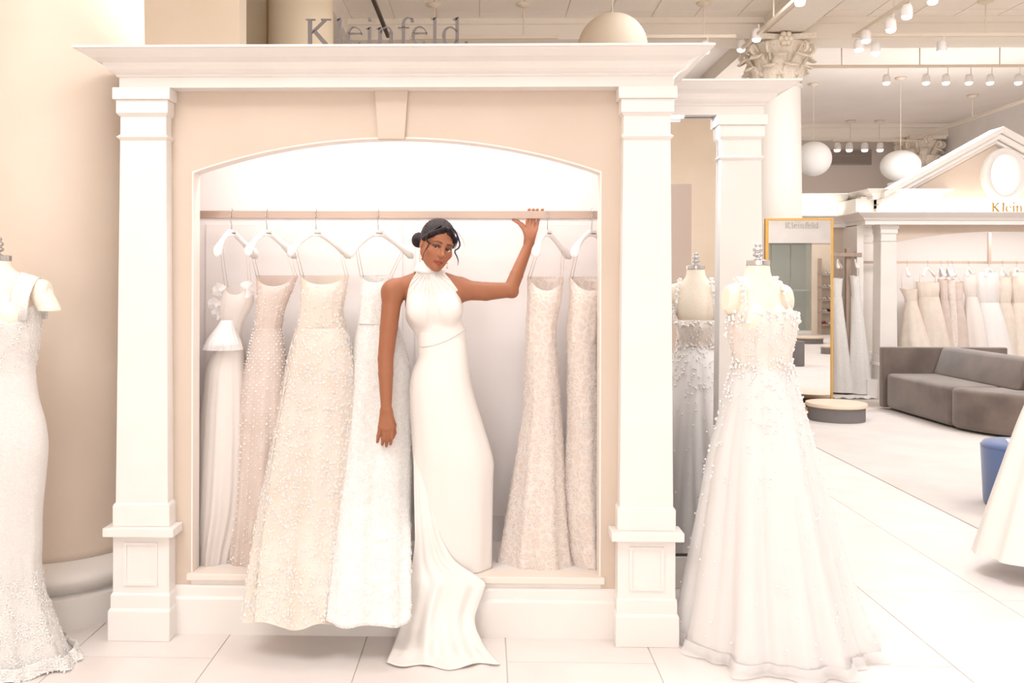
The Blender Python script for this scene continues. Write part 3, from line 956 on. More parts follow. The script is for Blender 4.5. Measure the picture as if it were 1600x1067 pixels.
# ================================================================== hangers
def hanger(label, px, yaw_deg, Y=4.83, zr=None, word=True, group='white hangers on the alcove rail', m=None):
    zr = ZR if zr is None else zr
    m_ = m or HANG
    hx = at(px, 335, Y).x
    t = thing('hanger', label, 'hanger', (hx, Y, zr - .17), group)
    a = math.radians(yaw_deg)
    d = Vector((math.cos(a), math.sin(a), 0)); nn = Vector((-d.y, d.x, 0))
    P = lambda u, w, z: Vector((hx, Y, zr)) + d * u + nn * w + Vector((0, 0, z))
    hook = [Vector((hx, Y + .021, zr - .005))]
    for i in range(11):
        th = math.pi * i / 10
        hook.append(Vector((hx, Y + .021 * math.cos(th), zr + .016 + .016 * math.sin(th))))
    hook += [Vector((hx, Y - .024, zr - .01)), Vector((hx, Y - .018, zr - .035)), Vector((hx, Y - .002, zr - .055)), Vector((hx, Y, zr - .085))]
    obj('hook', MB().tube(hook, .0028, 6), CHROME, t, smooth=True)
    b = MB()
    blk = [(-.03, -.082), (.03, -.082), (.034, -.118), (-.034, -.118)]
    b.prism(blk, lambda u, v, q: P(u, q, v), -.012, .012)
    neck = obj('neck_block', b, m_, t, bevel=.004)
    # printed word on the block, as thin raised letters
    tx = MB()
    s = .042 / 1400
    for key, polys in (GLY.items() if word else ()):
        for q in polys:
            tx.prism(q, lambda u, v, dd: P((u - 740) * s, dd, -.104 + (345 - v) * s * 1.0), -.0130, -.0118)
    if word: obj('printed_word', tx, GREYLET, neck)
    for sg in (-1, 1):
        rows = []
        for i in range(13):
            u = i / 12
            x = sg * (.02 + .19 * u)
            z = -.100 - .118 * u ** 1.25
            w = .013 + .034 * max(0, u - .45) * (1 if u < .93 else .75)
            h = .017 + .002 * u + .030 * max(0, u - .55)
            if i == 12: w *= .5; h *= .55
            bow = .035 * u * u
            row = []
            for k in range(10):
                th = 2 * math.pi * k / 10
                row.append(P(x, -bow + w * math.cos(th), z + h * math.sin(th)))
            rows.append(row)
        m = MB().grid(rows, close=True)
        nv = len(m.v); m.f.append(tuple(range(nv - 10, nv))); m.f.append(tuple(range(9, -1, -1)))
        obj('shoulder', m, m_, t, smooth=True)
    return t, P

# ================================================================== gowns
def interp(tab, n):
    tab = np.array(tab, float)
    t = np.linspace(tab[0, 0], tab[-1, 0], n)
    out = [t]
    for c in range(1, tab.shape[1]):
        # smooth monotone-ish interpolation
        x, y = tab[:, 0], tab[:, c]
        m = np.gradient(y, x)
        i = np.clip(np.searchsorted(x, t, side='right') - 1, 0, len(x) - 2)
        hh = x[i + 1] - x[i]; s = (t - x[i]) / hh
        dl = (y[i + 1] - y[i]) / hh
        m0 = np.clip(m[i], -abs(2 * dl) - 1e-9, abs(2 * dl) + 1e-9) if False else m[i]
        m1 = m[i + 1]
        out.append((2 * s ** 3 - 3 * s ** 2 + 1) * y[i] + (s ** 3 - 2 * s ** 2 + s) * hh * m0 + (-2 * s ** 3 + 3 * s ** 2) * y[i + 1] + (s ** 3 - s ** 2) * hh * m1)
    return np.stack(out, 1)
def loft(tab, nr=60, na=120, pleats=(), grow=1.4, seed=1, power=2.0, zmin=None, hem=None, dip=None, lean=0.):
    """tab rows: (py, x_left, x_right, Y, ry). Returns rows of points [nr][na] and unit coords."""
    r = np.random.default_rng(seed)
    T = interp(tab, nr)
    th = np.linspace(0, 2 * math.pi, na, endpoint=False)
    P = np.zeros((nr, na, 3))
    ph = [(f, a, r.uniform(0, 6.28), r.uniform(-.6, .6)) for f, a in pleats]
    y0, y1 = T[0, 0], T[-1, 0]
    for i, (py, xl, xr, Y, ry) in enumerate(T):
        c = at((xl + xr) / 2, py, Y); rx = (xr - xl) / 2 * mpp(Y)
        t = (py - y0) / max(y1 - y0, 1e-6)
        w = np.zeros(na)
        for f, a, p_, dr in ph:
            s = np.sin(f * th + p_ + dr * t * 2 + .5 * np.sin(2 * th + p_))
            w += a * (np.sign(s) * np.abs(s) ** .8)
        k = 1 + w * min(1, t * 1.15 + .02) ** (1 / grow) - (sum(abs(a) for _, a, _, _ in ph) * .35 * t)
        cs, sn = np.cos(th), np.sin(th)
        ex = 2 / power
        P[i, :, 0] = c.x + rx * np.sign(cs) * np.abs(cs) ** ex * k
        P[i, :, 1] = c.y + ry * np.sign(sn) * np.abs(sn) ** ex * k
        P[i, :, 2] = c.z
        if hem is not None and t > .6:
            P[i, :, 2] += hem * np.sin(5 * th + seed) * ((t - .6) / .4) ** 2
        if dip is not None and t < .5:
            # neckline: lower at the front (-Y) centre
            P[i, :, 2] -= dip * np.clip(-sn, 0, 1) ** 2 * (1 - t / .5) ** 2
        if zmin is not None:
            P[i, :, 2] = np.maximum(P[i, :, 2], zmin)
    return P
def surf(name, P, m, parent, cap=False, two=0.):
    nr, na = P.shape[:2]
    V = P.reshape(-1, 3)
    i = np.arange(nr - 1)[:, None] * na; k = np.arange(na)[None, :]; k2 = (k + 1) % na
    Fq = np.stack([(i + k2), (i + k), (i + na + k), (i + na + k2)], -1).reshape(-1, 4)
    return npobj(name, V, Fq, m, parent)
def normals(P):
    du = np.roll(P, -1, 1) - np.roll(P, 1, 1)
    dv = np.gradient(P, axis=0)
    n = np.cross(dv, du)
    n /= np.linalg.norm(n, axis=2, keepdims=True) + 1e-9
    # outward
    c = P.mean(1, keepdims=True)
    s = np.sign(((P - c) * n).sum(2, keepdims=True)); s[s == 0] = 1
    return n * s
def scatter(name, P, parent, m, count, size, shape='flower', rows=(0, 1), front=True, seed=3, out=.002, dens=None, stuff=True, clip=None):
    r = np.random.default_rng(seed)
    nr, na = P.shape[:2]
    N = normals(P)
    V, F = [], []
    done = tries = 0
    if shape == 'pearl':
        bm = MB().ball((0, 0, 0), 1, 7, 5); BV, BF = np.array(bm.v), bm.f
    while done < count and tries < count * 12:
        tries += 1
        fi = r.uniform(rows[0], rows[1]) ** .85 * (nr - 2); i = int(fi)
        k = r.integers(0, na)
        n = N[i, k]
        if front and n[1] > .25: continue
        if dens is not None and r.uniform() > dens(i / nr, k / na): continue
        u, v = r.uniform(), fi - i
        p = P[i, k] * (1 - u) * (1 - v) + P[i, (k + 1) % na] * u * (1 - v) + P[i + 1, k] * (1 - u) * v + P[i + 1, (k + 1) % na] * u * v
        if clip and not clip(p): continue
        s = size * r.uniform(.6, 1.25)
        p = p + n * out
        a = np.cross(n, (0, 0, 1.)); a /= np.linalg.norm(a) + 1e-9; b = np.cross(n, a)
        base = len(V)
        if shape == 'pearl':
            for q in BV: V.append(p + n * s * .6 + q * s)
            F += [tuple(base + j for j in f) for f in BF]
        elif shape == 'flower':
            V.append(p + n * s * .45)
            ph = r.uniform(0, 6.28)
            for j in range(10):
                rr = s * (1.0 if j % 2 == 0 else .5)
                an = ph + j * math.pi / 5
                V.append(p + (a * math.cos(an) + b * math.sin(an)) * rr + n * s * (.25 if j % 2 == 0 else .0))
            F += [(base, base + 1 + j, base + 1 + (j + 1) % 10) for j in range(10)]
        else:       # spray of leaves
            ph = r.uniform(0, 6.28)
            for j in range(5):
                an = ph + j * 1.2566
                d = a * math.cos(an) + b * math.sin(an); e = -a * math.sin(an) + b * math.cos(an)
                b0 = len(V)
                V += [p + d * s * .15, p + d * s * .6 + e * s * .28 + n * s * .2, p + d * s * 1.15, p + d * s * .6 - e * s * .28 + n * s * .2]
                F.append((b0, b0 + 1, b0 + 2, b0 + 3))
        done += 1
    mb = MB(); mb.v = [tuple(q) for q in V]; mb.f = F
    o = obj(name, mb, m, parent, smooth=(shape == 'pearl'))
    if stuff: o['kind'] = 'stuff'
    return o
def loops(parent, pairs, r=.0016):
    for a, c in pairs:
        obj('hanging_loop', MB().tube([a, (Vector(a) + Vector(c)) / 2 + Vector((0, -.004, 0)), c], r, 5), mat('ivory_cord', L(206, 190, 182), .6), parent, smooth=True)
def ypath(tab, Ys, rys):
    """add Y and ry columns"""
    return [(a, b, c, y, r) for (a, b, c), y, r in zip(tab, Ys, rys)]
GOWNG = 'bridal gowns on the alcove rail'
def gown(label, tabB, tabS, mB, mS, pl, seed, dipv=.03, hem=.0, lining=True, group=GOWNG, naS=200, nrS=90, zmin=None, name='wedding_gown'):
    c = at((tabS[-1][1] + tabS[-1][2]) / 2, tabS[-1][0], tabS[-1][3])
    t = thing(name, label, 'gown', (c.x, c.y, c.z), group)
    PB = loft(tabB, 26, 90, [(9, .02), (16, .012)], 1, seed, 2.3, dip=dipv)
    PS = loft(tabS, nrS, naS, pl, 1.2, seed, 2.0, hem=hem, zmin=zmin)
    surf('bodice', PB, mB, t)
    surf('skirt', PS, mS, t)
    if lining:
        PL = PS.copy(); cen = PS.mean(1, keepdims=True); PL[:, :, :2] = cen[:, :, :2] + (PS[:, :, :2] - cen[:, :, :2]) * .93
        surf('lining', PL[:int(nrS * .985)], LINING, t)
    return t, PB, PS

H = [hanger('white hanger turned nearly edge-on, nearest the left end of the rail', 362, 76),
     hanger('white hanger above the pearl dotted nude gown', 417, 66),
     hanger('white hanger above the beige gown strewn with white blossoms', 494, 50),
     hanger('white hanger above the white lace gown, left of the woman', 591, 44),
     hanger('white hanger right beside the woman\'s raised hand', 855.5, 60),
     hanger('white hanger nearest the right end of the rail', 924.5, 48)]
def hang_loops(g, h, PB, us=(-.19, .19), nr=0):
    P = h[1]
    lo, hi = PB[0, :, 0].min(), PB[0, :, 0].max()
    pr = []
    for u, x in zip(us, (lo + .012, hi - .03)):
        a = P(u * .82, -.02, -.17)
        k = np.argmin(np.abs(PB[0, :, 0] - x) + .3 * np.abs(PB[0, :, 1] - PB[0, :, 1].mean()))
        q = Vector(PB[1, k])
        pr += [(a + Vector((-.006, 0, -.02)), q), (a + Vector((.008, 0, -.02)), q + Vector((.016, .004, 0)))]
    loops(g, pr)

YG = 4.84
# 1 ruffled tulle gown
g, PB, PS = gown('ivory tulle gown with a ruffled peplum hanging leftmost on the rail',
    [(446, 352, 392, YG, .07), (470, 346, 396, YG, .085), (500, 345, 382, YG, .07), (530, 348, 376, YG, .06)],
    [(528, 347, 378, YG, .06), (560, 328, 384, YG, .10), (620, 316, 390, YG, .13), (700, 308, 394, YG - .01, .15), (790, 303, 390, YG - .02, .16), (860, 303, 372, YG - .02, .16), (899, 305, 362, YG - .02, .155)],
    TULLE, TULLE, [(7, .06), (13, .035), (23, .02)], 5, .05)
pp = loft([(500, 346, 366, 4.79, .05), (512, 338, 368, 4.78, .07), (530, 325, 374, 4.77, .09), (546, 318, 379, 4.76, .10)], 20, 160, [(16, .05), (31, .03)], 1, 9)
surf('peplum', pp, TULLEW, g)
pp = loft([(500, 347, 365, 4.79, .048), (520, 334, 369, 4.78, .07), (538, 324, 374, 4.77, .085)], 16, 120, [(14, .05)], 1, 19)
surf('peplum_lining', pp, LINING, g)
for q, (x, y, r_) in enumerate(((343, 452, 9), (336, 474, 9), (341, 490, 8), (388, 452, 11))):
    b = MB(); c = at(x, y, 4.80); rr = r_ * mpp(4.8)
    rows = []
    for i in range(6):
        u = i / 5
        rows.append([(c.x + rr * u * math.cos(a) * (1 + .25 * math.sin(5 * a + q)), c.y - .02 + .03 * math.sin(3 * a + q) * u, c.z + rr * u * math.sin(a) * 1.2) for a in np.linspace(0, 2 * math.pi, 28, endpoint=False)])
    b.grid(rows, close=True)
    obj('ruffle', b, TULLEW, g, smooth=True)
hang_loops(g, H[0], PB, (-.17, .17))
# 2 pearl dotted gown
g, PB, PS = gown('nude tulle gown dotted with pearls in rows, second from the left',
    [(430, 400, 466, YG, .08), (455, 402, 456, YG, .10), (480, 402, 446, YG, .09), (512, 398, 440, YG, .075)],
    [(510, 398, 440, YG, .075), (560, 386, 447, YG, .10), (620, 375, 452, YG, .13), (700, 366, 458, YG, .155), (800, 358, 458, YG - .01, .17), (870, 354, 446, YG - .02, .17), (904, 357, 430, YG - .02, .15)],
    NUDE, NUDE, [(5, .07), (9, .05), (17, .02)], 8, .06)
N2 = normals(PS); nr, na = PS.shape[:2]
pv, pf = MB(), None
cnt = 0
pts = []
for k in range(0, na, 5):
    for i in range(1, nr - 1, 2):
        ii = min(nr - 1, i + (k // 5) % 2)
        if N2[ii, k][1] > .15: continue
        if rng.random() < .25: continue
        pts.append((PS[ii, k] + N2[ii, k] * .003, .0042 if rng.random() < .8 else .006))
for p_, s_ in pts: pv.ball(p_, s_, 6, 4)
o = obj('pearl_dots', pv, PEARL, g, smooth=True); o['kind'] = 'stuff'
scatter('bodice_beads', PB, g, PEARL, 160, .0032, 'pearl', (.02, 1), seed=6)
hang_loops(g, H[1], PB)
# 3 blossom gown
YS = [4.83, 4.82, 4.81, 4.76, 4.66, 4.42, 4.32, 4.28]
g, PB, PS = gown('beige gown strewn with white blossoms, its hem spilling over the sill',
    [(430, 470, 546, YG, .09), (458, 470, 540, YG, .11), (490, 468, 536, YG, .10), (514, 463, 541, YG, .10)],
    ypath([(512, 463, 541), (560, 450, 556), (620, 437, 562), (700, 421, 562), (800, 405, 556), (900, 391, 549), (945, 385, 545), (966, 383, 543)], YS, [.10, .13, .15, .17, .17, .14, .13, .12]),
    BEIGET, BEIGET, [(4, .09), (7, .08), (13, .03)], 13, .05, hem=.012)
scatter('blossoms', PS, g, PETAL, 4200, .0086, 'flower', (0, 1), seed=4)
scatter('bodice_blossoms', PB, g, PETAL, 240, .0075, 'flower', (.05, 1), seed=5)
hang_loops(g, H[2], PB)
# 4 white lace gown
g, PB, PS = gown('white lace gown with scalloped hem directly beside the woman',
    [(430, 563, 614, YG, .08), (460, 563, 617, YG, .09), (505, 559, 620, YG, .085)],
    ypath([(503, 559, 622), (560, 549, 640), (620, 541, 648), (700, 529, 646), (800, 516, 646), (900, 507, 647), (945, 504, 648), (962, 503, 647)], [4.85, 4.85, 4.84, 4.79, 4.68, 4.42, 4.32, 4.28], [.085, .12, .14, .16, .17, .14, .13, .12]),
    LACEW, LACEW, [(4, .09), (7, .06), (11, .025)], 21, .04, hem=.01)
N4 = normals(PS)
b = MB()
for k in range(0, PS.shape[1], 2):
    p_ = PS[-1, k]; n_ = N4[-1, k]
    if n_[1] > .5: continue
    t_ = PS[-1, (k + 1) % PS.shape[1]] - p_; t_ = t_ / (np.linalg.norm(t_) + 1e-9)
    c_ = p_ + n_ * .002
    fan = [c_ + t_ * .014 * math.cos(a) + np.array((0, 0, -.014 * math.sin(a))) for a in np.linspace(0, math.pi, 7)]
    b.add([c_] + fan, [(0, j, j + 1) for j in range(1, 7)])
o = obj('scalloped_hem', b, LACEW, g); o['kind'] = 'stuff'
scatter('lace_flowers', PS, g, PETAL, 900, .011, 'leaf', (.05, 1), seed=14)
hang_loops(g, H[3], PB)
# 5 and 6 blush lace gowns on the right
g, PB, PS = gown('blush lace trumpet gown hanging between the woman and the last gown',
    [(432, 824, 881, YG, .085), (470, 824, 877, YG, .10), (510, 822, 869, YG, .085), (534, 822, 869, YG, .085)],
    [(530, 822, 869, YG, .085), (580, 820, 873, YG, .10), (640, 819, 877, YG, .11), (680, 813, 880, YG, .12), (740, 804, 884, YG, .14), (800, 795, 888, YG - .01, .155), (860, 785, 894, YG - .02, .165), (888, 779, 901, YG - .02, .17), (901, 776, 906, YG - .02, .165)],
    BLUSH, BLUSH, [(3, .07), (7, .05), (13, .02)], 31, .075)
scatter('lace_flowers', PS, g, PETALB, 520, .013, 'leaf', (.02, 1), seed=24)
scatter('small_blossoms', PS, g, PETALB, 900, .006, 'flower', (.02, 1), seed=25)
hang_loops(g, H[4], PB)
g, PB, PS = gown('blush lace gown hanging last at the right end of the rail',
    [(432, 890, 948, YG, .085), (470, 890, 945, YG, .10), (510, 886, 940, YG, .085), (534, 886, 938, YG, .085)],
    [(530, 886, 938, YG, .085), (600, 887, 941, YG, .10), (680, 886, 944, YG, .12), (760, 881, 948, YG, .14), (830, 882, 952, YG - .01, .15), (880, 889, 955, YG - .02, .15), (901, 896, 956, YG - .02, .145)],
    BLUSH, BLUSH, [(3, .08), (6, .05), (13, .02)], 37, .075)
scatter('lace_flowers', PS, g, PETALB, 420, .013, 'leaf', (.02, 1), seed=34)
scatter('small_blossoms', PS, g, PETALB, 700, .006, 'flower', (.02, 1), seed=35)
hang_loops(g, H[5], PB)
# ================================================================== the woman
YM = 4.73
def A(px, py, Y=YM):
    return np.array(at(px, py, Y))
woman = thing('person', 'woman in a white halter gown standing in the alcove with one hand on the rail', 'person', tuple(A(705, 903)))
hy, ht, hp = math.radians(24), math.radians(15), math.radians(4)
# head frame: local x = her left, y = face direction, z = up
R_yaw = np.array([[math.cos(hy), math.sin(hy), 0], [math.sin(hy), -math.cos(hy), 0], [0, 0, 1]])
R_yaw[:, 0] = (math.cos(hy), math.sin(hy), 0); R_yaw[:, 1] = (math.sin(hy), -math.cos(hy), 0); R_yaw[:, 2] = (0, 0, 1)
c_, s_ = math.cos(ht), math.sin(ht)
R_roll = np.array([[c_, 0, s_], [0, 1, 0], [-s_, 0, c_]])
cp, sp = math.cos(-hp), math.sin(-hp)
R_pitch = np.array([[1, 0, 0], [0, cp, -sp], [0, sp, cp]])
HR = R_roll @ R_yaw @ R_pitch
HO = A(683.0, 383.5, YM - .01)
HS = 1.10
fr = (HR, HO, HS)
NECK0, NECK1 = A(668, 428, YM + .015), HO + HR @ (np.array((0, -.022, -.07)) * HS)

def torso(f, off=0., k=.035):
    e = lambda px, py, rx, ry, rz, dy=0.: f.ell(A(px, py, YM + dy), (rx + off, ry + off, rz + off), k=k)
    e(677, 478, .150, .100, .165, .012)          # rib cage
    e(676, 450, .150, .075, .075, .022)          # upper chest
    e(690, 522, .120, .088, .10, .008)           # lower ribs
    e(692, 548, .118, .086, .11, .008)           # waist
    e(689, 612, .160, .118, .14, .01)            # hips
    f.ell(A(657, 486, YM - .066), (.056 + off, .046 + off, .062 + off), k=.045)
    f.ell(A(701, 484, YM - .066), (.056 + off, .046 + off, .062 + off), k=.045)
    f.cap(A(668, 434, YM + .02), A(622, 449, YM + .015), .050 + off, .046 + off, k=.03)   # shoulder slopes
    f.cap(A(670, 434, YM + .02), A(716, 446, YM + .02), .050 + off, .044 + off, k=.03)
    f.cap(NECK0, NECK1, .058 + off, .050 + off, k=.02)

B = Field((A(585, 500)[0] - .02, 4.44, SILL), (A(852, 500)[0] + .02, 4.97, 2.225), .0032)
torso(B)
# --- her right arm hangs down (picture left)
SH, EL, WR = A(613.5, 456, YM + .0), A(602.5, 560, YM - .05), A(603.5, 640, YM - .115)
B.ell(SH, (.058, .058, .066), k=.03)
B.cap(SH, SH * .45 + EL * .55, .053, .047, k=.025)
B.cap(SH * .45 + EL * .55, EL, .047, .041, k=.005)
B.cap(EL, EL * .7 + WR * .3, .041, .039, k=.005)
B.cap(EL * .7 + WR * .3, WR, .039, .027, k=.005)
YH = YM - .12
kn = [A(594.5, 667, YH - .01), A(600.5, 670, YH - .012), A(606.5, 670, YH - .012), A(612.5, 667, YH - .01)]
for q, pk in enumerate(kn):
    B.cap(WR + np.array(((q - 1.5) * .009, 0, -.008)), pk, .018, .0135, k=.016)
tips = [(591.5, 681, 589.6, 690.5), (598.5, 686, 597.2, 694.5), (604.6, 687, 603.6, 697), (611.5, 684, 610.2, 694)]
for (a, b_, c, d), pk in zip(tips, kn):
    m1 = A(a, b_, YH - .014); m2 = A(c, d, YH - .004)
    B.cap(pk, m1, .0118, .0102, k=.006)
    B.cap(m1, m2, .0102, .0072, k=.005)
th = [WR + np.array((.018, .012, -.02)), A(615, 664, YH + .02), A(615.5, 676, YH + .02), A(613.5, 684, YH + .018)]
for i in range(3): B.cap(th[i], th[i + 1], .0155 - .002 * i, .0135 - .0022 * i, k=.01)
# --- her left arm reaches up to the rail (picture right)
S2, E2, W2 = A(721, 453, YM + .02), A(797.5, 453, YM + .03), A(826.5, 381, 4.85)
B.ell(S2, (.056, .056, .056), k=.035)
B.cap(S2, S2 * .5 + E2 * .5 + np.array((0, 0, -.008)), .054, .049, k=.025)
B.cap(S2 * .5 + E2 * .5 + np.array((0, 0, -.008)), E2, .049, .039, k=.006)
B.ell(A(802, 457.5, YM + .035), (.022, .024, .022), k=.03)
B.cap(E2, E2 * .68 + W2 * .32, .039, .036, k=.008)
B.cap(E2 * .68 + W2 * .32, W2, .036, .0255, k=.005)
YP2 = 4.866
PAL = [A(822.4, 354, YP2), A(827.6, 352.5, YP2), A(832.8, 353, YP2), A(838.0, 357, YP2)]
for q, pk in enumerate(PAL):
    B.cap(W2 + np.array(((q - 1.5) * .008, .004, .008)), pk, .017, .0105, k=.012)
B.ell(A(823, 362, YP2 - .008), (.016, .014, .024), k=.015)
tp = [(827.0, 329.5), (833.5, 328.5), (840, 328.5), (848, 330.0)]
for pk, (tx_, ty_) in zip(PAL, tp):
    k1 = np.array((pk[0] * .5 + A(tx_, ty_, YP2)[0] * .5, 4.872, ZR + .004))
    k2 = np.array((A(tx_, ty_, 4.85)[0], 4.862, ZR + .0315))
    k3 = np.array((A(tx_, ty_ + 1.5, 4.82)[0], 4.822, ZR + .0290))
    B.cap(pk, k1, .0098, .0088, k=.003); B.cap(k1, k2, .0088, .0084, k=.003); B.cap(k2, k3, .0084, .0070, k=.003)
t3 = [A(822, 362, YP2 - .004), A(815, 351.5, YP2 - .02), A(808.5, 346.2, YP2 - .028), A(801.5, 343.8, YP2 - .036)]
for i in range(3): B.cap(t3[i], t3[i + 1], .0155 - .003 * i, .0125 - .0028 * i, k=.01)
# --- legs and feet under the gown
for sx, fx in ((668, 676), (712, 733)):
    hipj, kne, ank = A(sx, 622, YM + .01), A((sx + fx) / 2 + 3, 752, YM - .03), A(fx, 880, YM + .03)
    B.cap(hipj, kne, .080, .056, k=.03); B.cap(kne, ank, .056, .036, k=.03)
    B.cap(ank, ank + np.array((0, -.10, -.045)), .034, .026, k=.02)
# --- head
B.ell((0, -.022, .036), (.073, .092, .084), k=.02, fr=fr)
B.ell((0, .018, -.012), (.066, .070, .092), k=.03, fr=fr)
B.ell((0, .034, -.048), (.047, .052, .052), k=.03, fr=fr)
for s in (-1, 1):
    B.cap((s * .053, -.008, -.046), (s * .014, .062, -.096), .015, .014, k=.03, fr=fr)
    B.ell((s * .043, .056, -.026), (.020, .020, .017), k=.025, fr=fr)
    B.cap((s * .012, .084, .020), (s * .046, .068, .022), .008, .007, k=.018, fr=fr)
B.ell((0, .071, -.101), (.015, .016, .014), k=.02, fr=fr)
for s in (-1, 1):
    B.ell((s * .031, .094, -.002), (.0205, .016, .0125), k=.012, op='c', fr=fr)
    B.ell((s * .031, .0665, -.002), (.0150, .0150, .0150), k=.004, fr=fr)
    B.cap((s * .017, .0795, .0015), (s * .031, .0845, .0042), .0036, .0046, k=.004, fr=fr)
    B.cap((s * .031, .0845, .0042), (s * .048, .0715, .0018), .0046, .0030, k=.004, fr=fr)
B.cap((0, .083, .010), (0, .104, -.030), .0065, .0085, k=.012, fr=fr)
B.ell((0, .1045, -.034), (.0105, .0105, .0090), k=.008, fr=fr)
for s in (-1, 1): B.ell((s * .0125, .094, -.037), (.0080, .0090, .0072), k=.007, fr=fr)
B.cap((-.007, .0905, -.0585), (.007, .0905, -.0585), .0055, .0055, k=.01, fr=fr)
for s in (-1, 1):
    B.cap((s * .004, .0945, -.0635), (s * .022, .0810, -.0690), .0052, .0028, k=.004, fr=fr)
    B.cap((s * .001, .0930, -.0745), (s * .019, .0815, -.0715), .0066, .0030, k=.004, fr=fr)
for s in (-1, 1):
    B.ell((s * .074, -.012, -.006), (.007, .017, .030), k=.008, fr=fr)
    B.ell((s * .079, -.008, -.002), (.005, .009, .016), k=.004, op='c', fr=fr)
V, Fq = B.mesh()
# --- colouring (lips, brows, nails)
q = (V - HO) @ HR / HS
skin = np.array(L(156, 100, 71)); skinL = np.array(L(178, 118, 90)); palm = np.array(L(206, 146, 120))
Cc = np.tile(skin, (len(V), 1))
def blend(w, c):
    global Cc
    w = np.clip(w, 0, 1)[:, None]
    Cc = Cc * (1 - w) + np.array(c) * w
head = (V[:, 2] > A(0, 424)[2]) & (np.linalg.norm(V - HO, axis=1) < .17)
face = head & (q[:, 1] > .03)
blend(face * .55 * np.exp(-((q[:, 0]) ** 2 + (q[:, 2] + .02) ** 2) / .003), skinL)
lip = face & (np.abs(q[:, 0]) < .0235) & (q[:, 2] < -.0595 + .0 - .25 * np.maximum(np.abs(q[:, 0]) - .006, 0)) & (q[:, 2] > -.0815 + .33 * np.abs(q[:, 0])) & (q[:, 1] > .074)
blend(lip * .95, L(158, 74, 62))
lipline = lip & (np.abs(q[:, 2] + .0700 + .04 * np.abs(q[:, 0])) < .0018)
blend(lipline * .8, L(86, 34, 30))
for s in (-1, 1):
    xx = q[:, 0] * s
    zb = .0205 + .13 * (xx - .016) - 3.4 * np.maximum(xx - .034, 0) ** 1.5
    brow = face & (xx > .012) & (xx < .053) & (np.abs(q[:, 2] - zb) < .0042 - .05 * (xx - .012))
    blend(brow * .9, L(52, 32, 26))
    d = np.sqrt(((xx - .031) / .0200) ** 2 + ((q[:, 2] - .0005) / .0098) ** 2)
    blend(face * np.clip((1.12 - d) * 4, 0, 1) * (q[:, 1] > .05) * .80, L(58, 34, 30))
    blend(face * .35 * np.exp(-(((xx - .047) / .014) ** 2 + ((q[:, 2] + .030) / .012) ** 2)), L(190, 100, 78))
rh = (V[:, 2] > A(0, 372)[2]) & (V[:, 0] > A(795, 0)[0])
blend(rh * np.clip((A(0, 356)[2] - A(0, 372)[2]) ** -1 * (V[:, 2] - A(0, 372)[2]), 0, 1) * .75, palm)
nail = (V[:, 2] < A(0, 689)[2]) & (V[:, 0] < A(620, 0)[0]) & (V[:, 1] < YM - .11)
blend(nail * .6, L(140, 76, 66))
kline = (V[:, 0] < A(620, 0)[0]) & (V[:, 1] < YM - .1) & (V[:, 2] < A(0, 668)[2]) & (V[:, 2] > A(0, 690)[2])
blend(kline * .25, L(140, 80, 56))
npobj('body', V, Fq, SKIN, woman, colors=Cc)
# --- eyes
cpos = np.array((0., 0., EYE))
for s in (-1, 1):
    c = HO + HR @ (np.array((s * .031, .0680, -.0030)) * HS)
    g = cpos - c; g = g / np.linalg.norm(g)
    r = .0150 * HS
    me = MB().ball(c, r, 16, 10)
    e = obj('eye', me, mat('eye_white', L(236, 228, 222), .2), woman, smooth=True)
    ir = MB(); a = np.cross(g, (0, 0, 1.)); a /= np.linalg.norm(a); b_ = np.cross(a, g)
    rows = []
    for i in range(4):
        an = .06 + .50 * i / 3
        rows.append([tuple(c + (g * math.cos(an) + (a * math.cos(t) + b_ * math.sin(t)) * math.sin(an)) * r * 1.02) for t in np.linspace(0, 2 * math.pi, 16, endpoint=False)])
    ir.grid(rows, close=True); ir.f.append(tuple(range(16)))
    obj('iris', ir, mat('dark_iris', L(38, 22, 16), .1, spec=.7), e, smooth=True)
# --- hair
Hf = Field(HO - .21, HO + .21, .0030)
Hf.ell((0, -.026, .040), (.0815, .0995, .0905), k=.02, fr=fr)
Hf.ell((-.02, -.105, -.010), (.034, .03, .034), k=.03, fr=fr)
Hf.ell((-.052, -.128, -.004), (.036, .034, .038), k=.012, fr=fr)
Hf.ell((0, .118, -.028), (.0660, .104, .094), k=.006, op='c', fr=fr)
Hf.ell((0, .07, -.100), (.110, .105, .085), k=.012, op='c', fr=fr)
for s in (-1, 1):
    Hf.ell((s * .085, -.012, -.022), (.030, .022, .034), k=.010, op='c', fr=fr)
    # swept side pieces over the temples
    Hf.cap((s * .012, .066, .090), (s * .062, .048, .048), .010, .012, k=.014, fr=fr)
    Hf.cap((s * .062, .048, .048), (s * .077, .004, .014), .012, .010, k=.014, fr=fr)
for i in range(10):
    a0 = i / 10 * 1.9 + .15; a1 = (i + 1) / 10 * 1.9 + .15
    pp_ = lambda a: (0, -.026 + .1010 * math.cos(a) * 1.0, .040 + .0925 * math.sin(a))
    Hf.cap(pp_(a0), pp_(a1), .0030, .0030, k=.004, op='c', fr=fr)
HV, HF = Hf.mesh()
hq = (HV - HO) @ HR / HS
hn = np.sin(np.arctan2(hq[:, 0], hq[:, 2] - .02) * 46 + hq[:, 1] * 25)
HV = HV + (HV - HO) / np.linalg.norm(HV - HO, axis=1, keepdims=True) * (hn * .0009)[:, None]
hair = npobj('hair', HV, HF, HAIR, woman)
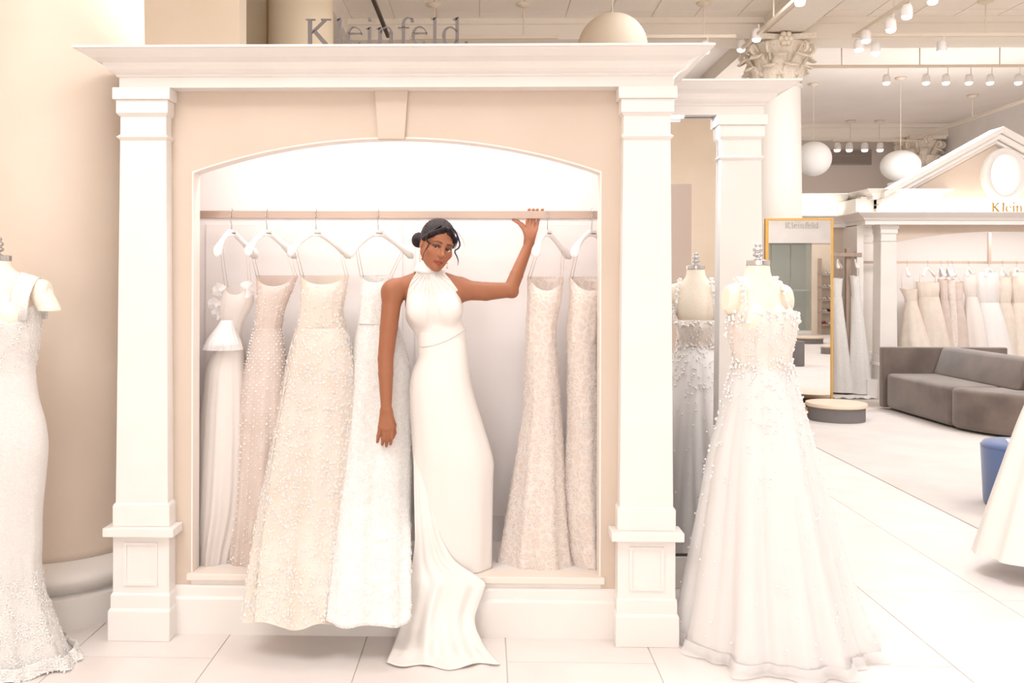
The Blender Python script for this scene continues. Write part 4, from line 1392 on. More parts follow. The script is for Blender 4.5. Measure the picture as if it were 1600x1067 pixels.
def lock(pts, rad, m=HAIR, flat=.6):
    P0 = [Vector(at(x, y, Y)) for x, y, Y in pts]
    # smooth
    out, rr = [], []
    for i in range(len(P0) - 1):
        a, b, c, d = P0[max(i - 1, 0)], P0[i], P0[i + 1], P0[min(i + 2, len(P0) - 1)]
        for j in range(6):
            t = j / 6
            out.append(.5 * ((2 * b) + (c - a) * t + (2 * a - 5 * b + 4 * c - d) * t * t + (3 * b - a - 3 * c + d) * t ** 3))
            rr.append(rad[i] * (1 - t) + rad[i + 1] * t)
    out.append(P0[-1]); rr.append(rad[-1])
    return obj('hair_lock', MB().tube(out, rr, 8, flat), m, woman, smooth=True)
YL = YM - .085
lock([(690, 352, YL), (676, 361, YL), (668, 369, YL - .005), (667, 376, YL - .01), (671, 379.5, YL - .015), (673.5, 380, YL - .015)], [.007, .010, .009, .008, .005, .001])
lock([(671, 378, YL - .015), (668, 385, YL - .012), (664, 392, YL - .01), (661, 400, YL - .01), (660, 406, YL - .01)], [.004, .0035, .0028, .002, .001])
lock([(704, 354, YL), (711, 361, YL), (716, 372, YL), (718.5, 382, YL), (716, 388, YL), (711.5, 391, YL), (711, 395, YL), (714, 401, YL), (716, 408, YL), (715, 415, YL)], [.006, .0075, .0075, .007, .0065, .006, .006, .0055, .004, .001], HAIRB)
lock([(708, 357, YL), (713, 366, YL), (714.5, 376, YL), (712.5, 384, YL), (710.5, 390, YL)], [.004, .004, .004, .0035, .001], HAIRB)
lock([(714, 363, YL), (720, 369, YL), (724, 376, YL), (726, 386, YL)], [.0016, .0014, .001, .0006], HAIRB)
# --- earrings
for i, (x, y0, n, yy) in enumerate(((656.5, 387.5, 7, YM - .05), (699, 408, 4, YM - .03))):
    b = MB(); z = 0
    for j in range(n):
        r = (.0028 + .0012 * (j % 2) + (.0018 if j == n - 1 else 0))
        c = at(x - .12 * j, y0 + j * 3.4, yy)
        b.ball(c, r, 8, 6)
    obj('earring', b, mat('rose_gold_beads', L(240, 206, 184), .2, metal=.3), woman, smooth=True)

# --- the gown: halter bodice grown from the torso
D = Field((A(600, 0)[0], 4.50, A(0, 575)[2]), (A(760, 0)[0], 4.95, A(0, 405)[2]), .0036)
torso(D, .009)
X = D.lo[0] + D.h * np.arange(D.n[0])[:, None, None]
Y_ = D.lo[1] + D.h * np.arange(D.n[1])[None, :, None]
Z = D.lo[2] + D.h * np.arange(D.n[2])[None, None, :]
zt = lambda y: A(0, y)[2]
xt = lambda x: A(x, 0, YM - .06)[0]
zk = [zt(y) for y in (575, 503, 497, 480, 450, 436, 426, 405)]
xlk = [xt(x) for x in (600, 610, 633.5, 633.5, 638, 643.5, 650, 650)]
xrk = [xt(x) for x in (760, 752, 728, 725.5, 716, 705, 696, 696)]
xl = np.interp(Z.ravel(), zk, xlk)[None, None, :]; xr = np.interp(Z.ravel(), zk, xrk)[None, None, :]
cut = np.maximum(np.maximum(xl - X, X - xr), Z - (zt(423) + (X - xt(672)) * -.0 + .0 + np.abs(X - xt(670)) * .10))
D.F = np.maximum(D.F, cut.astype(np.float32))
DV, DF = D.mesh()
# gathers falling from the collar
cx0 = xt(671)
ang = np.arctan2(DV[:, 0] - cx0, (zt(415) - DV[:, 2]) + 1e-6)
dist = np.sqrt((DV[:, 0] - cx0) ** 2 + (zt(415) - DV[:, 2]) ** 2)
amp = np.clip((dist - .02) / .04, 0, 1) * np.clip((.30 - dist) / .16, 0, 1) * (DV[:, 1] < YM + .03)
DV[:, 1] += amp * .0062 * np.sin(ang * 34 + 1.2 * np.sin(ang * 7))
dress = npobj('gown_bodice', DV, DF, SATIN, woman)
cb = []
for t in np.linspace(0, 2 * math.pi, 40, endpoint=False):
    c0 = (NECK0 + NECK1) / 2 + np.array((0, 0, -.012))
    cb.append((c0[0] + .067 * math.cos(t), c0[1] + .064 * math.sin(t), c0[2]))
rows = []
axis = np.array(NECK1 - NECK0); axis /= np.linalg.norm(axis)
for k_, (dz, dr) in enumerate(((-.046, .010), (-.030, .004), (-.010, .0), (.012, .0), (.017, -.004))):
    rows.append([tuple(np.array(NECK0) + axis * (.048 + dz) + np.array((( .0655 + dr) * math.cos(t), (.066 + dr) * math.sin(t), .012 * abs(math.cos(t))))) for t in np.linspace(0, 2 * math.pi, 48, endpoint=False)])
obj('collar', MB().grid(rows, close=True), SATIN, woman, smooth=True, solid=.004)
# --- skirt
sk = [(518, 652, 722, YM, .085), (532, 653, 726.5, YM, .093), (543, 653, 729, YM, .098), (556, 653.5, 730.5, YM, .102), (578, 645, 733, YM, .118), (602, 640, 737, YM, .134), (634, 640, 746, YM - .005, .140),
      (672, 642, 758, YM - .01, .145), (705, 644, 768, YM - .015, .150), (720, 645, 771.5, YM - .015, .152), (745, 646, 771, YM - .015, .152), (800, 649, 770, YM - .015, .150), (860, 652, 769, YM - .012, .150), (902, 654, 768.5, YM - .01, .150)]
SKP = loft(sk, 110, 220, [(3, .012), (5, .014), (11, .008)], 1.0, 41, 2.3)
SKP[-1, :, 2] = np.maximum(SKP[-1, :, 2], SILL + .002)
SKP[:, :, 2] = np.maximum(SKP[:, :, 2], SILL + .002)
surf('gown_skirt', SKP, SATIN, woman)
b = MB(); pts = []
for i in range(20):
    t = i / 19; x = 655 + 72 * t; y = 541 - 14 * t - 14 * t * t + 4 * math.sin(t * 3.1)
    tgt = A(x, y, YM - .09)
    near = np.abs(DV[:, 0] - tgt[0]) + np.abs(DV[:, 2] - tgt[2]) < .010
    near2 = np.abs(SKP[:60, :, 0] - tgt[0]) + np.abs(SKP[:60, :, 2] - tgt[2]) < .014
    ymin = min(DV[near, 1].min() if near.any() else 9, SKP[:60, :, 1][near2].min() if near2.any() else 9)
    if ymin > 8: continue
    pts.append(Vector((tgt[0], ymin - .0005, tgt[2])))
ys = np.convolve([q_.y for q_ in pts], [.25, .5, .25], 'same'); ys[0], ys[-1] = pts[0].y, pts[-1].y
pts = [Vector((p_.x, float(y_), p_.z)) for p_, y_ in zip(pts, ys)]
obj('waist_seam', MB().tube(pts, .004, 6), SATIN, woman, smooth=True)
# --- train: flows over the sill down to the floor
def trow(py, xl, xr, Y, bow, n=90, amp=.0, seed=0, z=None):
    row = []
    for j in range(n):
        u = j / (n - 1)
        px = xl + (xr - xl) * u
        f = math.sin(u * 19 + 1.0) * .5 + math.sin(u * 33 + 2.2) * .3 + math.sin(u * 9 + .4) * .6
        yy = Y - bow * math.sin(math.pi * u) - amp * f
        p = at(px, py, yy)
        zz = p.z if z is None else z + max(0., amp * .55 * (f + .6))
        row.append((p.x, yy, zz))
    return row
tr_keys = [ # py, xl, xr, Y(edge), bow, fold
    (700, 647, 660, 4.660, .010, .000), (760, 647, 671, 4.615, .020, .002), (810, 648, 682, 4.585, .028, .004), (850, 648, 694, 4.57, .034, .006),
    (880, 644, 715, 4.555, .030, .007), (900, 641, 745, 4.530, .028, .008), (909, 640, 757, 4.515, .030, .009), (925, 637, 755, 4.505, .034, .011), (945, 633, 748, 4.495, .040, .013), (965, 629, 742, 4.475, .044, .016),
    (985, 623, 745, 4.44, .05, .020), (1000, 618, 752, 4.385, .055, .022)]
T = interp([k for k in tr_keys], 60)
rows = [trow(*r_[:5], amp=r_[5]) for r_ in T]
zl = np.mean([p_[2] for p_ in rows[-1]])
# on the floor: spread outwards
last = rows[-1]
for i in range(1, 15):
    t = i / 14
    xl_, xr_ = 618 - 14 * t, 752 + 30 * t ** 1.3
    row = []
    for j in range(90):
        u = j / 89
        f = math.sin(u * 19 + 1.0) * .5 + math.sin(u * 33 + 2.2) * .3 + math.sin(u * 9 + .4) * .6
        py = 1000 + (34 + 9 * math.sin(math.pi * u) + 3.5 * math.sin(u * 14)) * t
        z = max(.006, last[j][2] * (1 - t) ** 2.2 + .020 * (f + 1.0) * (1 - .6 * t) * min(1., t * 2.5))
        p = fl(xl_ + (xr_ - xl_) * u, py, z)
        row.append((p.x, p.y, p.z))
    rows.append(row)
train = obj('gown_train', MB().grid(rows), SATIN, woman, smooth=True, solid=.003)

# ================================================================== dress forms and their gowns
def dress_form(label, cx, Y, neck_y, sh_y, sh_half, yaw, stump=True):
    c = at(cx, neck_y, Y)
    t = thing('dress_form', label, 'mannequin', (c.x, Y, 0))
    m = mpp(Y)
    ca, sa = math.cos(yaw), math.sin(yaw)
    d = np.array((ca, sa, 0)); fw = np.array((sa, -ca, 0))
    zs = at(cx, sh_y, Y).z
    O = np.array((c.x, Y, zs))
    f = Field(O - np.array((.32, .30, .62)), O + np.array((.32, .30, .22)), .006)
    Rm = np.stack([d, fw, np.array((0, 0, 1.))], 1)
    w = sh_half * m
    f.ell(O + np.array((0, 0, -.14)), (w * .80, .105, .20), R=Rm, k=.04)
    f.ell(O + np.array((0, 0, -.36)), (w * .60, .085, .16), R=Rm, k=.05)
    f.ell(O + np.array((0, 0, -.50)), (w * .62, .09, .12), R=Rm, k=.05)
    for s in (-1, 1):
        f.ell(O + d * (s * w * .40) + fw * .075 + np.array((0, 0, -.15)), (.062, .050, .064), k=.03)
        f.cap(O + np.array((0, 0, .03)), O + d * (s * w * .80) + np.array((0, 0, -.022)), .052, .044, k=.03)
        f.ell(O + d * (s * w * .94) + np.array((0, 0, -.055)), (.046, .054, .070), R=Rm, k=.03)
    zn = at(cx, neck_y, Y).z
    f.cap(O + np.array((0, .0, -.01)), np.array((c.x, Y, zn + .02)), .070, .056, k=.03)
    # flat cut at neck
    Zg = f.lo[2] + f.h * np.arange(f.n[2])[None, None, :]
    f.F = np.maximum(f.F, (Zg - zn).astype(np.float32))
    Xg = f.lo[0] + f.h * np.arange(f.n[0])[:, None, None] - O[0]; Yg = f.lo[1] + f.h * np.arange(f.n[1])[None, :, None] - O[1]
    side = np.abs(Xg * d[0] + Yg * d[1]) - (w * 1.00 + .012) + (Zg - O[2]) * .12
    f.F = np.maximum(f.F, side.astype(np.float32))
    V, Fq = f.mesh()
    npobj('torso', V, Fq, LINEN, t)
    b = MB().lathe([(.056, zn - .002), (.0595, zn), (.0595, zn + .022), (.05, zn + .026)], c.x, Y, 28)
    cap = obj('neck_cap', b, CHROME, t, autosm=40)
    b = MB().lathe([(.018, zn + .026), (.011, zn + .034), (.010, zn + .040), (.024, zn + .046), (.027, zn + .055), (.020, zn + .062), (.014, zn + .065), (.023, zn + .071), (.026, zn + .080), (.019, zn + .088), (.012, zn + .091), (.018, zn + .097), (.017, zn + .106), (.004, zn + .114)], c.x, Y, 20)
    obj('finial', b, CHROME, cap, smooth=True)
    b = MB().lathe([(.018, .02), (.018, zs - .5)], c.x, Y, 12)
    pole = obj('pole', b, CHROME, t, smooth=True)
    b = MB().lathe([(.16, .0), (.16, .012), (.05, .02), (.02, .03)], c.x, Y, 28)
    obj('base_disc', b, CHROME, t, smooth=True)
    return t, O, d, fw, w

# right: pearl ball gown
YR = 4.56
df, O, d, fw, w = dress_form('linen dress form with metal neck cap wearing the pearl gown', 1184, YR, 414, 452, 50, math.radians(14))
tb = [(486, 1140, 1243, YR, .128), (505, 1138, 1243, YR, .140), (530, 1143, 1239, YR, .125), (562, 1148, 1234, YR, .110), (580, 1146, 1238, YR, .115)]
ts = [(574, 1146, 1237, YR, .115), (600, 1138, 1244, YR, .16), (640, 1128, 1254, YR, .21), (700, 1111, 1269, YR, .28), (770, 1097, 1287, YR, .34), (830, 1086, 1302, YR, .385), (882, 1076, 1317, YR, .42), (937, 1066, 1335, YR, .46), (975, 1057, 1350, YR, .485), (991, 1052, 1358, YR, .50)]
pg = thing('wedding_gown', 'white tulle ball gown sewn with pearls on the right dress form', 'gown', (at(1200, 990, YR).x, YR, 0))
PB = loft(tb, 30, 120, [(12, .012)], 1, 3, 2.2, dip=-.012)
_th = np.linspace(0, 2 * math.pi, 120, endpoint=False)
_bk = np.clip((np.sin(_th - .25) - .30) / .35, 0, 1)      # open back, cut down to the waist
_fr = (1 - np.arange(30) / 29)[:, None]
PB[:, :, 2] -= .105 * _bk[None, :] * _fr
PS = loft(ts, 110, 300, [(7, .035), (12, .04), (19, .025), (31, .012)], 1.3, 52, 2.0, zmin=.006)
surf('bodice', PB, mat('sheer_bodice', L(250, 243, 238), .7, trans=.15, noise=(14., L(247, 235, 226), .4, .65)), pg)
surf('skirt', PS, TULLEW, pg)
PL = PS.copy(); ce = PS.mean(1, keepdims=True); PL[:, :, :2] = ce[:, :, :2] + (PS[:, :, :2] - ce[:, :, :2]) * .94
surf('lining', PL[:108], LINING, pg)
b = MB()
for q in range(7):
    k = int(75 + q * 7.5) % 120
    b.tube([Vector(PB[i, k]) + Vector((0, -.002, 0)) for i in range(1, 29, 2)], .0035, 5)
obj('bodice_boning', b, PETAL, pg, smooth=True)
for s in (-1, 1):
    pts = []
    for i in range(17):
        a = math.pi * i / 16
        base = O + d * (s * w * (.76 - .12 * math.sin(a))) + fw * (.096 * math.cos(a) * abs(math.cos(a)) ** .5) + np.array((0, 0, -.165 + .210 * math.sin(a) ** .75))
        pts.append(base)
    st = MB().tube(pts, .0075, 6)
    strap = obj('strap', st, TULLEW, pg, smooth=True)
    b = MB()
    for p_ in pts[1:-1]:
        for j in range(3):
            b.ball(p_ + nrg.normal(0, .007, 3) + np.array((0, 0, .006)), rng.choice((.006, .008, .010)), 8, 6)
    o = obj('strap_pearls', b, PEARL, strap, smooth=True); o['kind'] = 'stuff'
scatter('bodice_pearls', PB, pg, PEARL, 330, .0048, 'pearl', (0, 1), front=False, seed=61)
scatter('neckline_pearls', PB, pg, PEARL, 120, .0085, 'pearl', (0, .17), front=False, seed=62)
scatter('waist_pearls', PB, pg, PEARL, 90, .0075, 'pearl', (.78, 1), front=False, seed=63)
scatter('skirt_pearls', PS, pg, PEARL, 430, .0062, 'pearl', (0, .34), front=False, seed=64, dens=lambda a, b: max(.12, 1 - a * 3.0))
scatter('scattered_pearls', PS, pg, PEARL, 190, .0055, 'pearl', (.3, .98), front=False, seed=65)
# ruffled tulle edge on the floor
b = MB(); rows = []
for i in range(5):
    t = i / 4
    row = []
    for k in range(240):
        a = 2 * math.pi * k / 240
        rr = 1 + .05 * t + t * (.03 * math.sin(11 * a) + .02 * math.sin(23 * a + 1))
        c0 = PS[-1].mean(0); e = PS[-1, int(k * 300 / 240)]
        row.append((c0[0] + (e[0] - c0[0]) * rr, c0[1] + (e[1] - c0[1]) * rr, .05 * (1 - t) ** 2 + .006 + .012 * (1 + math.sin(17 * a)) * t * (1 - t) * 2))
    rows.append(row)
obj('hem_ruffle', MB().grid(rows, close=True), TULLEW, pg, smooth=True)

# left: lace mermaid gown
YLf = 4.18
cxL = -3
df, O, d, fw, w = dress_form('linen dress form with short arms wearing the mermaid lace gown', cxL, YLf, 407, 443, 78, 0.0)
for s in (-1, 1):
    f = Field(O + d * (s * w * 1.0) - .13, O + d * (s * w * 1.0) + .13, .005)
    f.cap(O + d * (s * w * .84) + np.array((0, 0, -.035)), O + d * (s * w * 1.10) + np.array((0, -.01, -.125)), .052, .047, k=.02)
    Xg = f.lo[0] + f.h * np.arange(f.n[0])[:, None, None] - O[0]; Zg = f.lo[2] + f.h * np.arange(f.n[2])[None, None, :] - O[2]
    f.F = np.maximum(f.F, (-(Zg + .135 - (s * Xg - w) * .1)).astype(np.float32) + 0 * f.F)
    V, Fq = f.mesh()
    npobj('arm_stump', V, Fq, LINEN, df)
lw = thing('wedding_gown', 'ivory lace mermaid gown on the dress form at the left edge', 'gown', (at(cxL, 1030, YLf).x, YLf, 0))
S1 = lambda y, h, ry: (y, cxL - h, cxL + h, YLf, ry)
tb = [S1(476, 64, .128), S1(505, 65, .138), S1(530, 63, .130), S1(558, 58, .115), S1(590, 57, .108)]
ts = [S1(584, 57.5, .110), S1(620, 62, .118), S1(660, 73, .135), S1(692, 77, .145), S1(740, 74, .145), S1(800, 68, .142), S1(850, 67, .142), S1(890, 66, .15), S1(930, 73, .16), S1(970, 86, .19), S1(1010, 103, .22), S1(1042, 120, .245)]
PB = loft(tb, 30, 120, [(12, .006)], 1, 3, 2.2, dip=.07)
PS = loft(ts, 110, 240, [(5, .03), (9, .03), (17, .012)], .35, 71, 2.1, zmin=.006)
surf('bodice', PB, LACED, lw)
surf('skirt', PS, LACED, lw)
for s in (-1, 1):
    rows = []
    for i in range(13):
        a = math.pi * i / 12
        row = []
        for u in np.linspace(-1, 1, 7):
            base = O + d * (s * (w * (.62 + .06 * math.sin(a)) + u * .045)) + fw * (.098 * math.cos(a) * abs(math.cos(a)) ** .3) + np.array((0, 0, -.17 + .212 * math.sin(a) ** .7 - .014 * u * math.sin(a)))
            row.append(tuple(base))
        rows.append(row)
    obj('lace_strap', MB().grid(rows), LACEW, lw, smooth=True, solid=.003)
scatter('lace_motifs', PS, lw, PETAL, 650, .017, 'leaf', (.62, 1), seed=72, front=False)
scatter('lace_motifs', PB, lw, PETAL, 260, .015, 'leaf', (0, .95), seed=73, front=False)
b = MB(); rows = []
for i in range(6):
    t = i / 5; row = []
    for k in range(200):
        a = 2 * math.pi * k / 200
        c0 = PS[-1].mean(0); e = PS[-1, int(k * 240 / 200)]
        rr = 1 + .09 * t + t * (.035 * math.sin(14 * a) + .02 * math.sin(29 * a))
        row.append((c0[0] + (e[0] - c0[0]) * rr, c0[1] + (e[1] - c0[1]) * rr, .006 + .05 * (1 - t) ** 2 + .005 * (1 + math.sin(9 * a))))
    rows.append(row)
obj('lace_hem', MB().grid(rows, close=True), LACEW, lw, smooth=True)
o = scatter('hem_motifs', np.array(rows), lw, PETAL, 420, .016, 'leaf', (0, 1), seed=75, front=False)
# ================================================================== windows added behind the photographer as frontal fill light
def window(name, x0, x1, z0, z1, y, nx, nz):
    fr_ = MB()
    for i in range(nx + 1):
        x = x0 + (x1 - x0) * i / nx; fr_.box(x - .03, x + .03, y, y + .06, z0, z1)
    for i in range(nz + 1):
        z = z0 + (z1 - z0) * i / nz; fr_.box(x0, x1, y, y + .06, z - .03, z + .03)
    w = struct(obj(name, fr_, TRIM))
    for i in range(nx):
        for j in range(nz):
            a, b = x0 + (x1 - x0) * i / nx, x0 + (x1 - x0) * (i + 1) / nx
            c, d = z0 + (z1 - z0) * j / nz, z0 + (z1 - z0) * (j + 1) / nz
            obj('pane', MB().box(a + .03, b - .03, y + .02, y + .03, c + .03, d - .03), FILLPANE, w)
FILLPANE = mat('fill_window_pane', (1, .99, .98), .5, emit=WINFILL, emcol=(.965, .985, 1))
window('fill_window_1', 4.5, 6.1, .6, 4.6, YB_ + .01, 2, 3)
window('fill_window_2', -5.6, 1.6, .6, 4.6, YB_ + .01, 6, 3)

# ================================================================== track lighting
ZT = 5.15
def track(label, p0, p1, rods=(), m=TRACKW, name='light_track'):
    p0, p1 = Vector(p0), Vector(p1)
    t = thing(name, label, 'light track', tuple((p0 + p1) / 2))
    d = (p1 - p0).normalized(); s = Vector((-d.y, d.x, 0)) * .022
    b = MB()
    v = [p + q + Vector((0, 0, z)) for z in (0, .045) for q in (s, -s) for p in (p0, p1)]
    b.add(v, [(0, 2, 3, 1), (4, 5, 7, 6), (0, 1, 5, 4), (2, 6, 7, 3), (0, 4, 6, 2), (1, 3, 7, 5)])
    obj('bar', b, m, t)
    for x, y in rods:
        r = obj('rod', MB().lathe([(.010, p0.z + .04), (.010, CEIL - .03)], x, y, 8), TRACKW, t)
        obj('canopy', MB().lathe([(.02, CEIL - .07), (.10, CEIL - .035), (.11, CEIL - .005)], x, y, 16), TRACKW, r, smooth=True)
    return t
def track_px(label, y, px0, px1, rods=(), m=TRACKW, z=ZT):
    Y = (z - EYE) * FPX / (PPY - y)
    return track(label, (at(px0, y, Y).x, Y, z), (at(px1, y, Y).x, Y, z), [(at(q, y, Y).x, Y) for q in rods], m), Y
xA, xB_, xG = 3.68, 5.03, -1.36
track('cream light track running back above the leafy column', (xA, 7.5, ZT), (xA, 13.0, ZT), [(xA, 9.0), (xA, 11.6)])
track('cream light track running back right of the leafy column', (xB_, 7.5, ZT), (xB_, 12.3, ZT), [(xB_, 9.0), (xB_, 11.2)])
track('dark light track running back behind the grey letters', (xG, 7.5, ZT), (xG, 12.3, ZT), [(xG, 9.0)], BLACKM)
_, YH1 = track_px('cream light track across the ceiling behind the grey letters', 61, 640, 872, (678, 818))
track_px('cream light track beside the paper dome shade', 61, 1008, 1150, (1100,))
_, YC1 = track_px('cream light track over the taupe sofa, nearest crosswise one', 60, 1332, 1720, (1540, 1650))
_, YD1 = track_px('long cream light track carrying a row of six spotlights', 108, 1256, 1720, (1315, 1437, 1562))
_, YE1 = track_px('short light track with four spotlights on the far wall', 222, 1300, 1432, (1329, 1374))
track('light track running along the bright right wall', (9.95, 14.0, ZT), (9.95, 21.3, ZT), [(9.95, 16.2), (9.95, 18.6)])
def spot(label, px, py, Y, k=1.0, watts=0):
    """py = lens centre"""
    c = at(px, py, Y)
    t = thing('spotlight', label, 'spotlight', (c.x, Y, c.z), 'track spotlights')
    z = c.z
    can = MB().lathe([(.062 * k, z), (.066 * k, z + .01), (.060 * k, z + .10 * k), (.045 * k, z + .135 * k), (.02 * k, z + .145 * k)], c.x, Y, 20)
    o = obj('can', can, TRIM, t, smooth=True)
    obj('lens', MB().lathe([(.030 * k, z - .040 * k), (.050 * k, z - .030 * k), (.060 * k, z - .002)], c.x, Y, 20), GLOW, o)
    obj('stem', MB().lathe([(.010, z + .12 * k), (.010, max(ZT, z + .2 * k))], c.x + .03, Y, 8), TRIM, t)
    if watts:
        l = bpy.data.lights.new('spot_beam', 'SPOT'); l.energy = watts; l.spot_size = math.radians(150); l.spot_blend = 1.0; l.shadow_soft_size = .08; l.color = (.98, .985, 1)
        lo = bpy.data.objects.new('spot_beam', l); COL.objects.link(lo); lo.parent = t; lo.location = (0, 0, -.06 * k)
    return t
def Yon(px, X):
    r = ray(px, 400); return X * r.y / r.x
for lb, px, py, X in (('spotlight cut by the top edge right above the leafy column', 1250, 4, xA), ('spotlight in front of the leafy capital', 1182, 61, xA), ('spotlight at the left edge of the leafy capital', 1158, 77, xA),
                      ('topmost spotlight on the track right of the leafy column', 1417, 25, xB_), ('second spotlight down on the track right of the leafy column', 1392, 46, xB_), ('third spotlight down on the track right of the leafy column', 1353, 63, xB_)):
    spot(lb, px, py, Yon(px, X))
spot('single spotlight hanging just above the tip of the alcove cornice', 1102, 80, YH1)
spot('left one of two spotlights below the end of the track', 1342, 77, YC1)
spot('right one of two spotlights below the end of the track', 1368, 82, YC1)
spot('single spotlight on the track over the sofa', 1471, 80, YC1)
spot('spotlight cut by the top edge above the sofa', 1457, 2, 10.9)
for i, px in enumerate((1385, 1447, 1478, 1514, 1547, 1591)):
    spot(['first', 'second', 'third', 'fourth', 'fifth', 'sixth'][i] + ' spotlight from the left in the long row of six', px, 129, YD1, .9, 240)
for i, px in enumerate((1308, 1327, 1351, 1375)):
    spot(['first', 'second', 'third', 'fourth'][i] + ' spotlight from the left in the far row of four', px, 234, YE1, 1.25, 600)

# ================================================================== hanging shades
def ribbed(name, label, px, py, Y, r, sz, mtl, ribs):
    c = at(px, py, Y)
    t = thing(name, label, 'pendant lamp', (c.x, Y, c.z - r * sz))
    prof = []
    n = 60 if ribs else 24
    for i in range(n + 1):
        a = -math.pi / 2 + math.pi * i / n
        rr = r * math.cos(a) + (.006 * math.sin(i * math.pi) if False else 0)
        if ribs: rr *= 1 + .012 * (1 if i % 2 else -1)
        prof.append((max(rr, .02), c.z + r * sz * math.sin(a)))
    obj('shade', MB().lathe(prof, c.x, Y, 36), mtl, t, smooth=not ribs, autosm=60 if ribs else None)
    rod = obj('cord', MB().lathe([(.005, c.z + r * sz - .02), (.005, CEIL)], c.x, Y, 8), TRACKW, t)
    obj('canopy', MB().lathe([(.02, CEIL - .06), (.09, CEIL - .03), (.1, CEIL - .001)], c.x, Y, 16), TRACKW, rod, smooth=True)
ribbed('paper_lantern', 'large ribbed paper dome shade rising behind the alcove cornice', 957, 76, 11.2, .43, 1.02, PAPER, True)
ribbed('globe_lamp', 'round white globe lamp right beside the leafy column', 1271, 248, 17.5, .335, 1.0, GLOBE, False)
ribbed('globe_lamp', 'round white globe lamp above the slope of the pediment', 1407, 259, 17.0, .355, .82, GLOBE, False)

# ================================================================== tall gold framed mirror and what it shows
MA = math.radians(4.0)
M0 = Vector((at(1248, 500, 12.45).x, 12.45, 0))
mT = Vector((math.cos(MA), -math.sin(MA), 0)); mN = Vector((-math.sin(MA), -math.cos(MA), 0))
def mbx(mb, u0, u1, d0, d1, z0, z1):
    v = [M0 + mT * u - mN * d + Vector((0, 0, z)) for z in (z0, z1) for d in (d0, d1) for u in (u0, u1)]
    return mb.add(v, [(0, 2, 3, 1), (4, 5, 7, 6), (0, 1, 5, 4), (2, 6, 7, 3), (0, 4, 6, 2), (1, 3, 7, 5)])
uL, uR = at(1196, 500, 12.45).x - M0.x, at(1300, 500, 12.45).x - M0.x
zT = at(1248, 341, 12.45).z
sm = thing('floor_mirror', 'tall gold framed floor mirror in front of the leafy column', 'mirror', (M0.x, 12.45, 0))
obj('glass', mbx(MB(), uL + .03, uR - .02, 0, .01, .07, zT - .03), MIRROR, sm)
obj('backing', mbx(MB(), uL + .01, uR - .01, .012, .04, .03, zT - .01), GOLD, sm)
for a, b, c, d in ((uL, uL + .045, .03, zT), (uR - .028, uR, .03, zT), (uL + .045, uR - .028, zT - .03, zT), (uL + .045, uR - .028, .03, .08)):
    obj('frame_bar', mbx(MB(), a, b, -.02, .05, c, d), GOLD, sm, bevel=.004)
obj('foot', mbx(MB(), uL + .1, uR + .13, -.30, .30, 0, .055), mat('honey_wood', L(214, 174, 118), .5), sm, bevel=.006)
def real(v):
    v = Vector(v); v2 = Vector((v.x, v.y, 0)) - M0
    r = v - mN * (2 * v2.dot(mN))
    return r
# showcase wall far behind, seen only in the mirror
VD = 31.5
ctr = real(at(1245, 440, VD))
vx = (real(at(1300, 440, VD)) - real(at(1200, 440, VD))); vx.z = 0; vlen = vx.length; vx.normalize()
vn = Vector((-vx.y, vx.x, 0))
if vn.dot(M0 - ctr) < 0: vn = -vn
def U(px): return (px - 1245) * VD / FPX
def Zv(py): return EYE + (PPY - py) * VD / FPX
def sbx(mb, px0, px1, d0, d1, z0, z1):
    o = Vector((ctr.x, ctr.y, 0))
    v = [o + vx * U(p) + vn * d + Vector((0, 0, z)) for z in (z0, z1) for d in (d0, d1) for p in (px0, px1)]
    return mb.add(v, [(0, 2, 3, 1), (4, 5, 7, 6), (0, 1, 5, 4), (2, 6, 7, 3), (0, 4, 6, 2), (1, 3, 7, 5)])
sw = thing('glass_showcase', 'glass fronted showcase with a white header, seen in the gold framed mirror', 'showcase', (ctr.x, ctr.y, 0))
zh = Zv(379)
obj('header', sbx(MB(), 1170, 1345, -.5, .06, zh, 4.6), TRIM, sw)
obj('showcase_back', sbx(MB(), 1170, 1270, -.75, -.6, 0, zh), TAUPE, sw)
obj('side_pier', sbx(MB(), 1268, 1345, -.6, .0, 0, zh), CREAM, sw)
obj('showcase_floor', sbx(MB(), 1170, 1268, -.6, .0, 0, .12), TRIM, sw)
for a, b in ((1176, 1205), (1206, 1235), (1236, 1266)):
    obj('glass_pane', sbx(MB(), a, b, -.03, -.015, .12, zh), GREENG, sw)
obj('display_shelf', sbx(MB(), 1237, 1266, -.5, -.1, 1.5, 1.55), TRIM, sw)
tt = Vector((ctr.x, ctr.y, 0)) + vx * U(1251) + vn * .075
yaw_ = math.atan2(vx.y, vx.x)
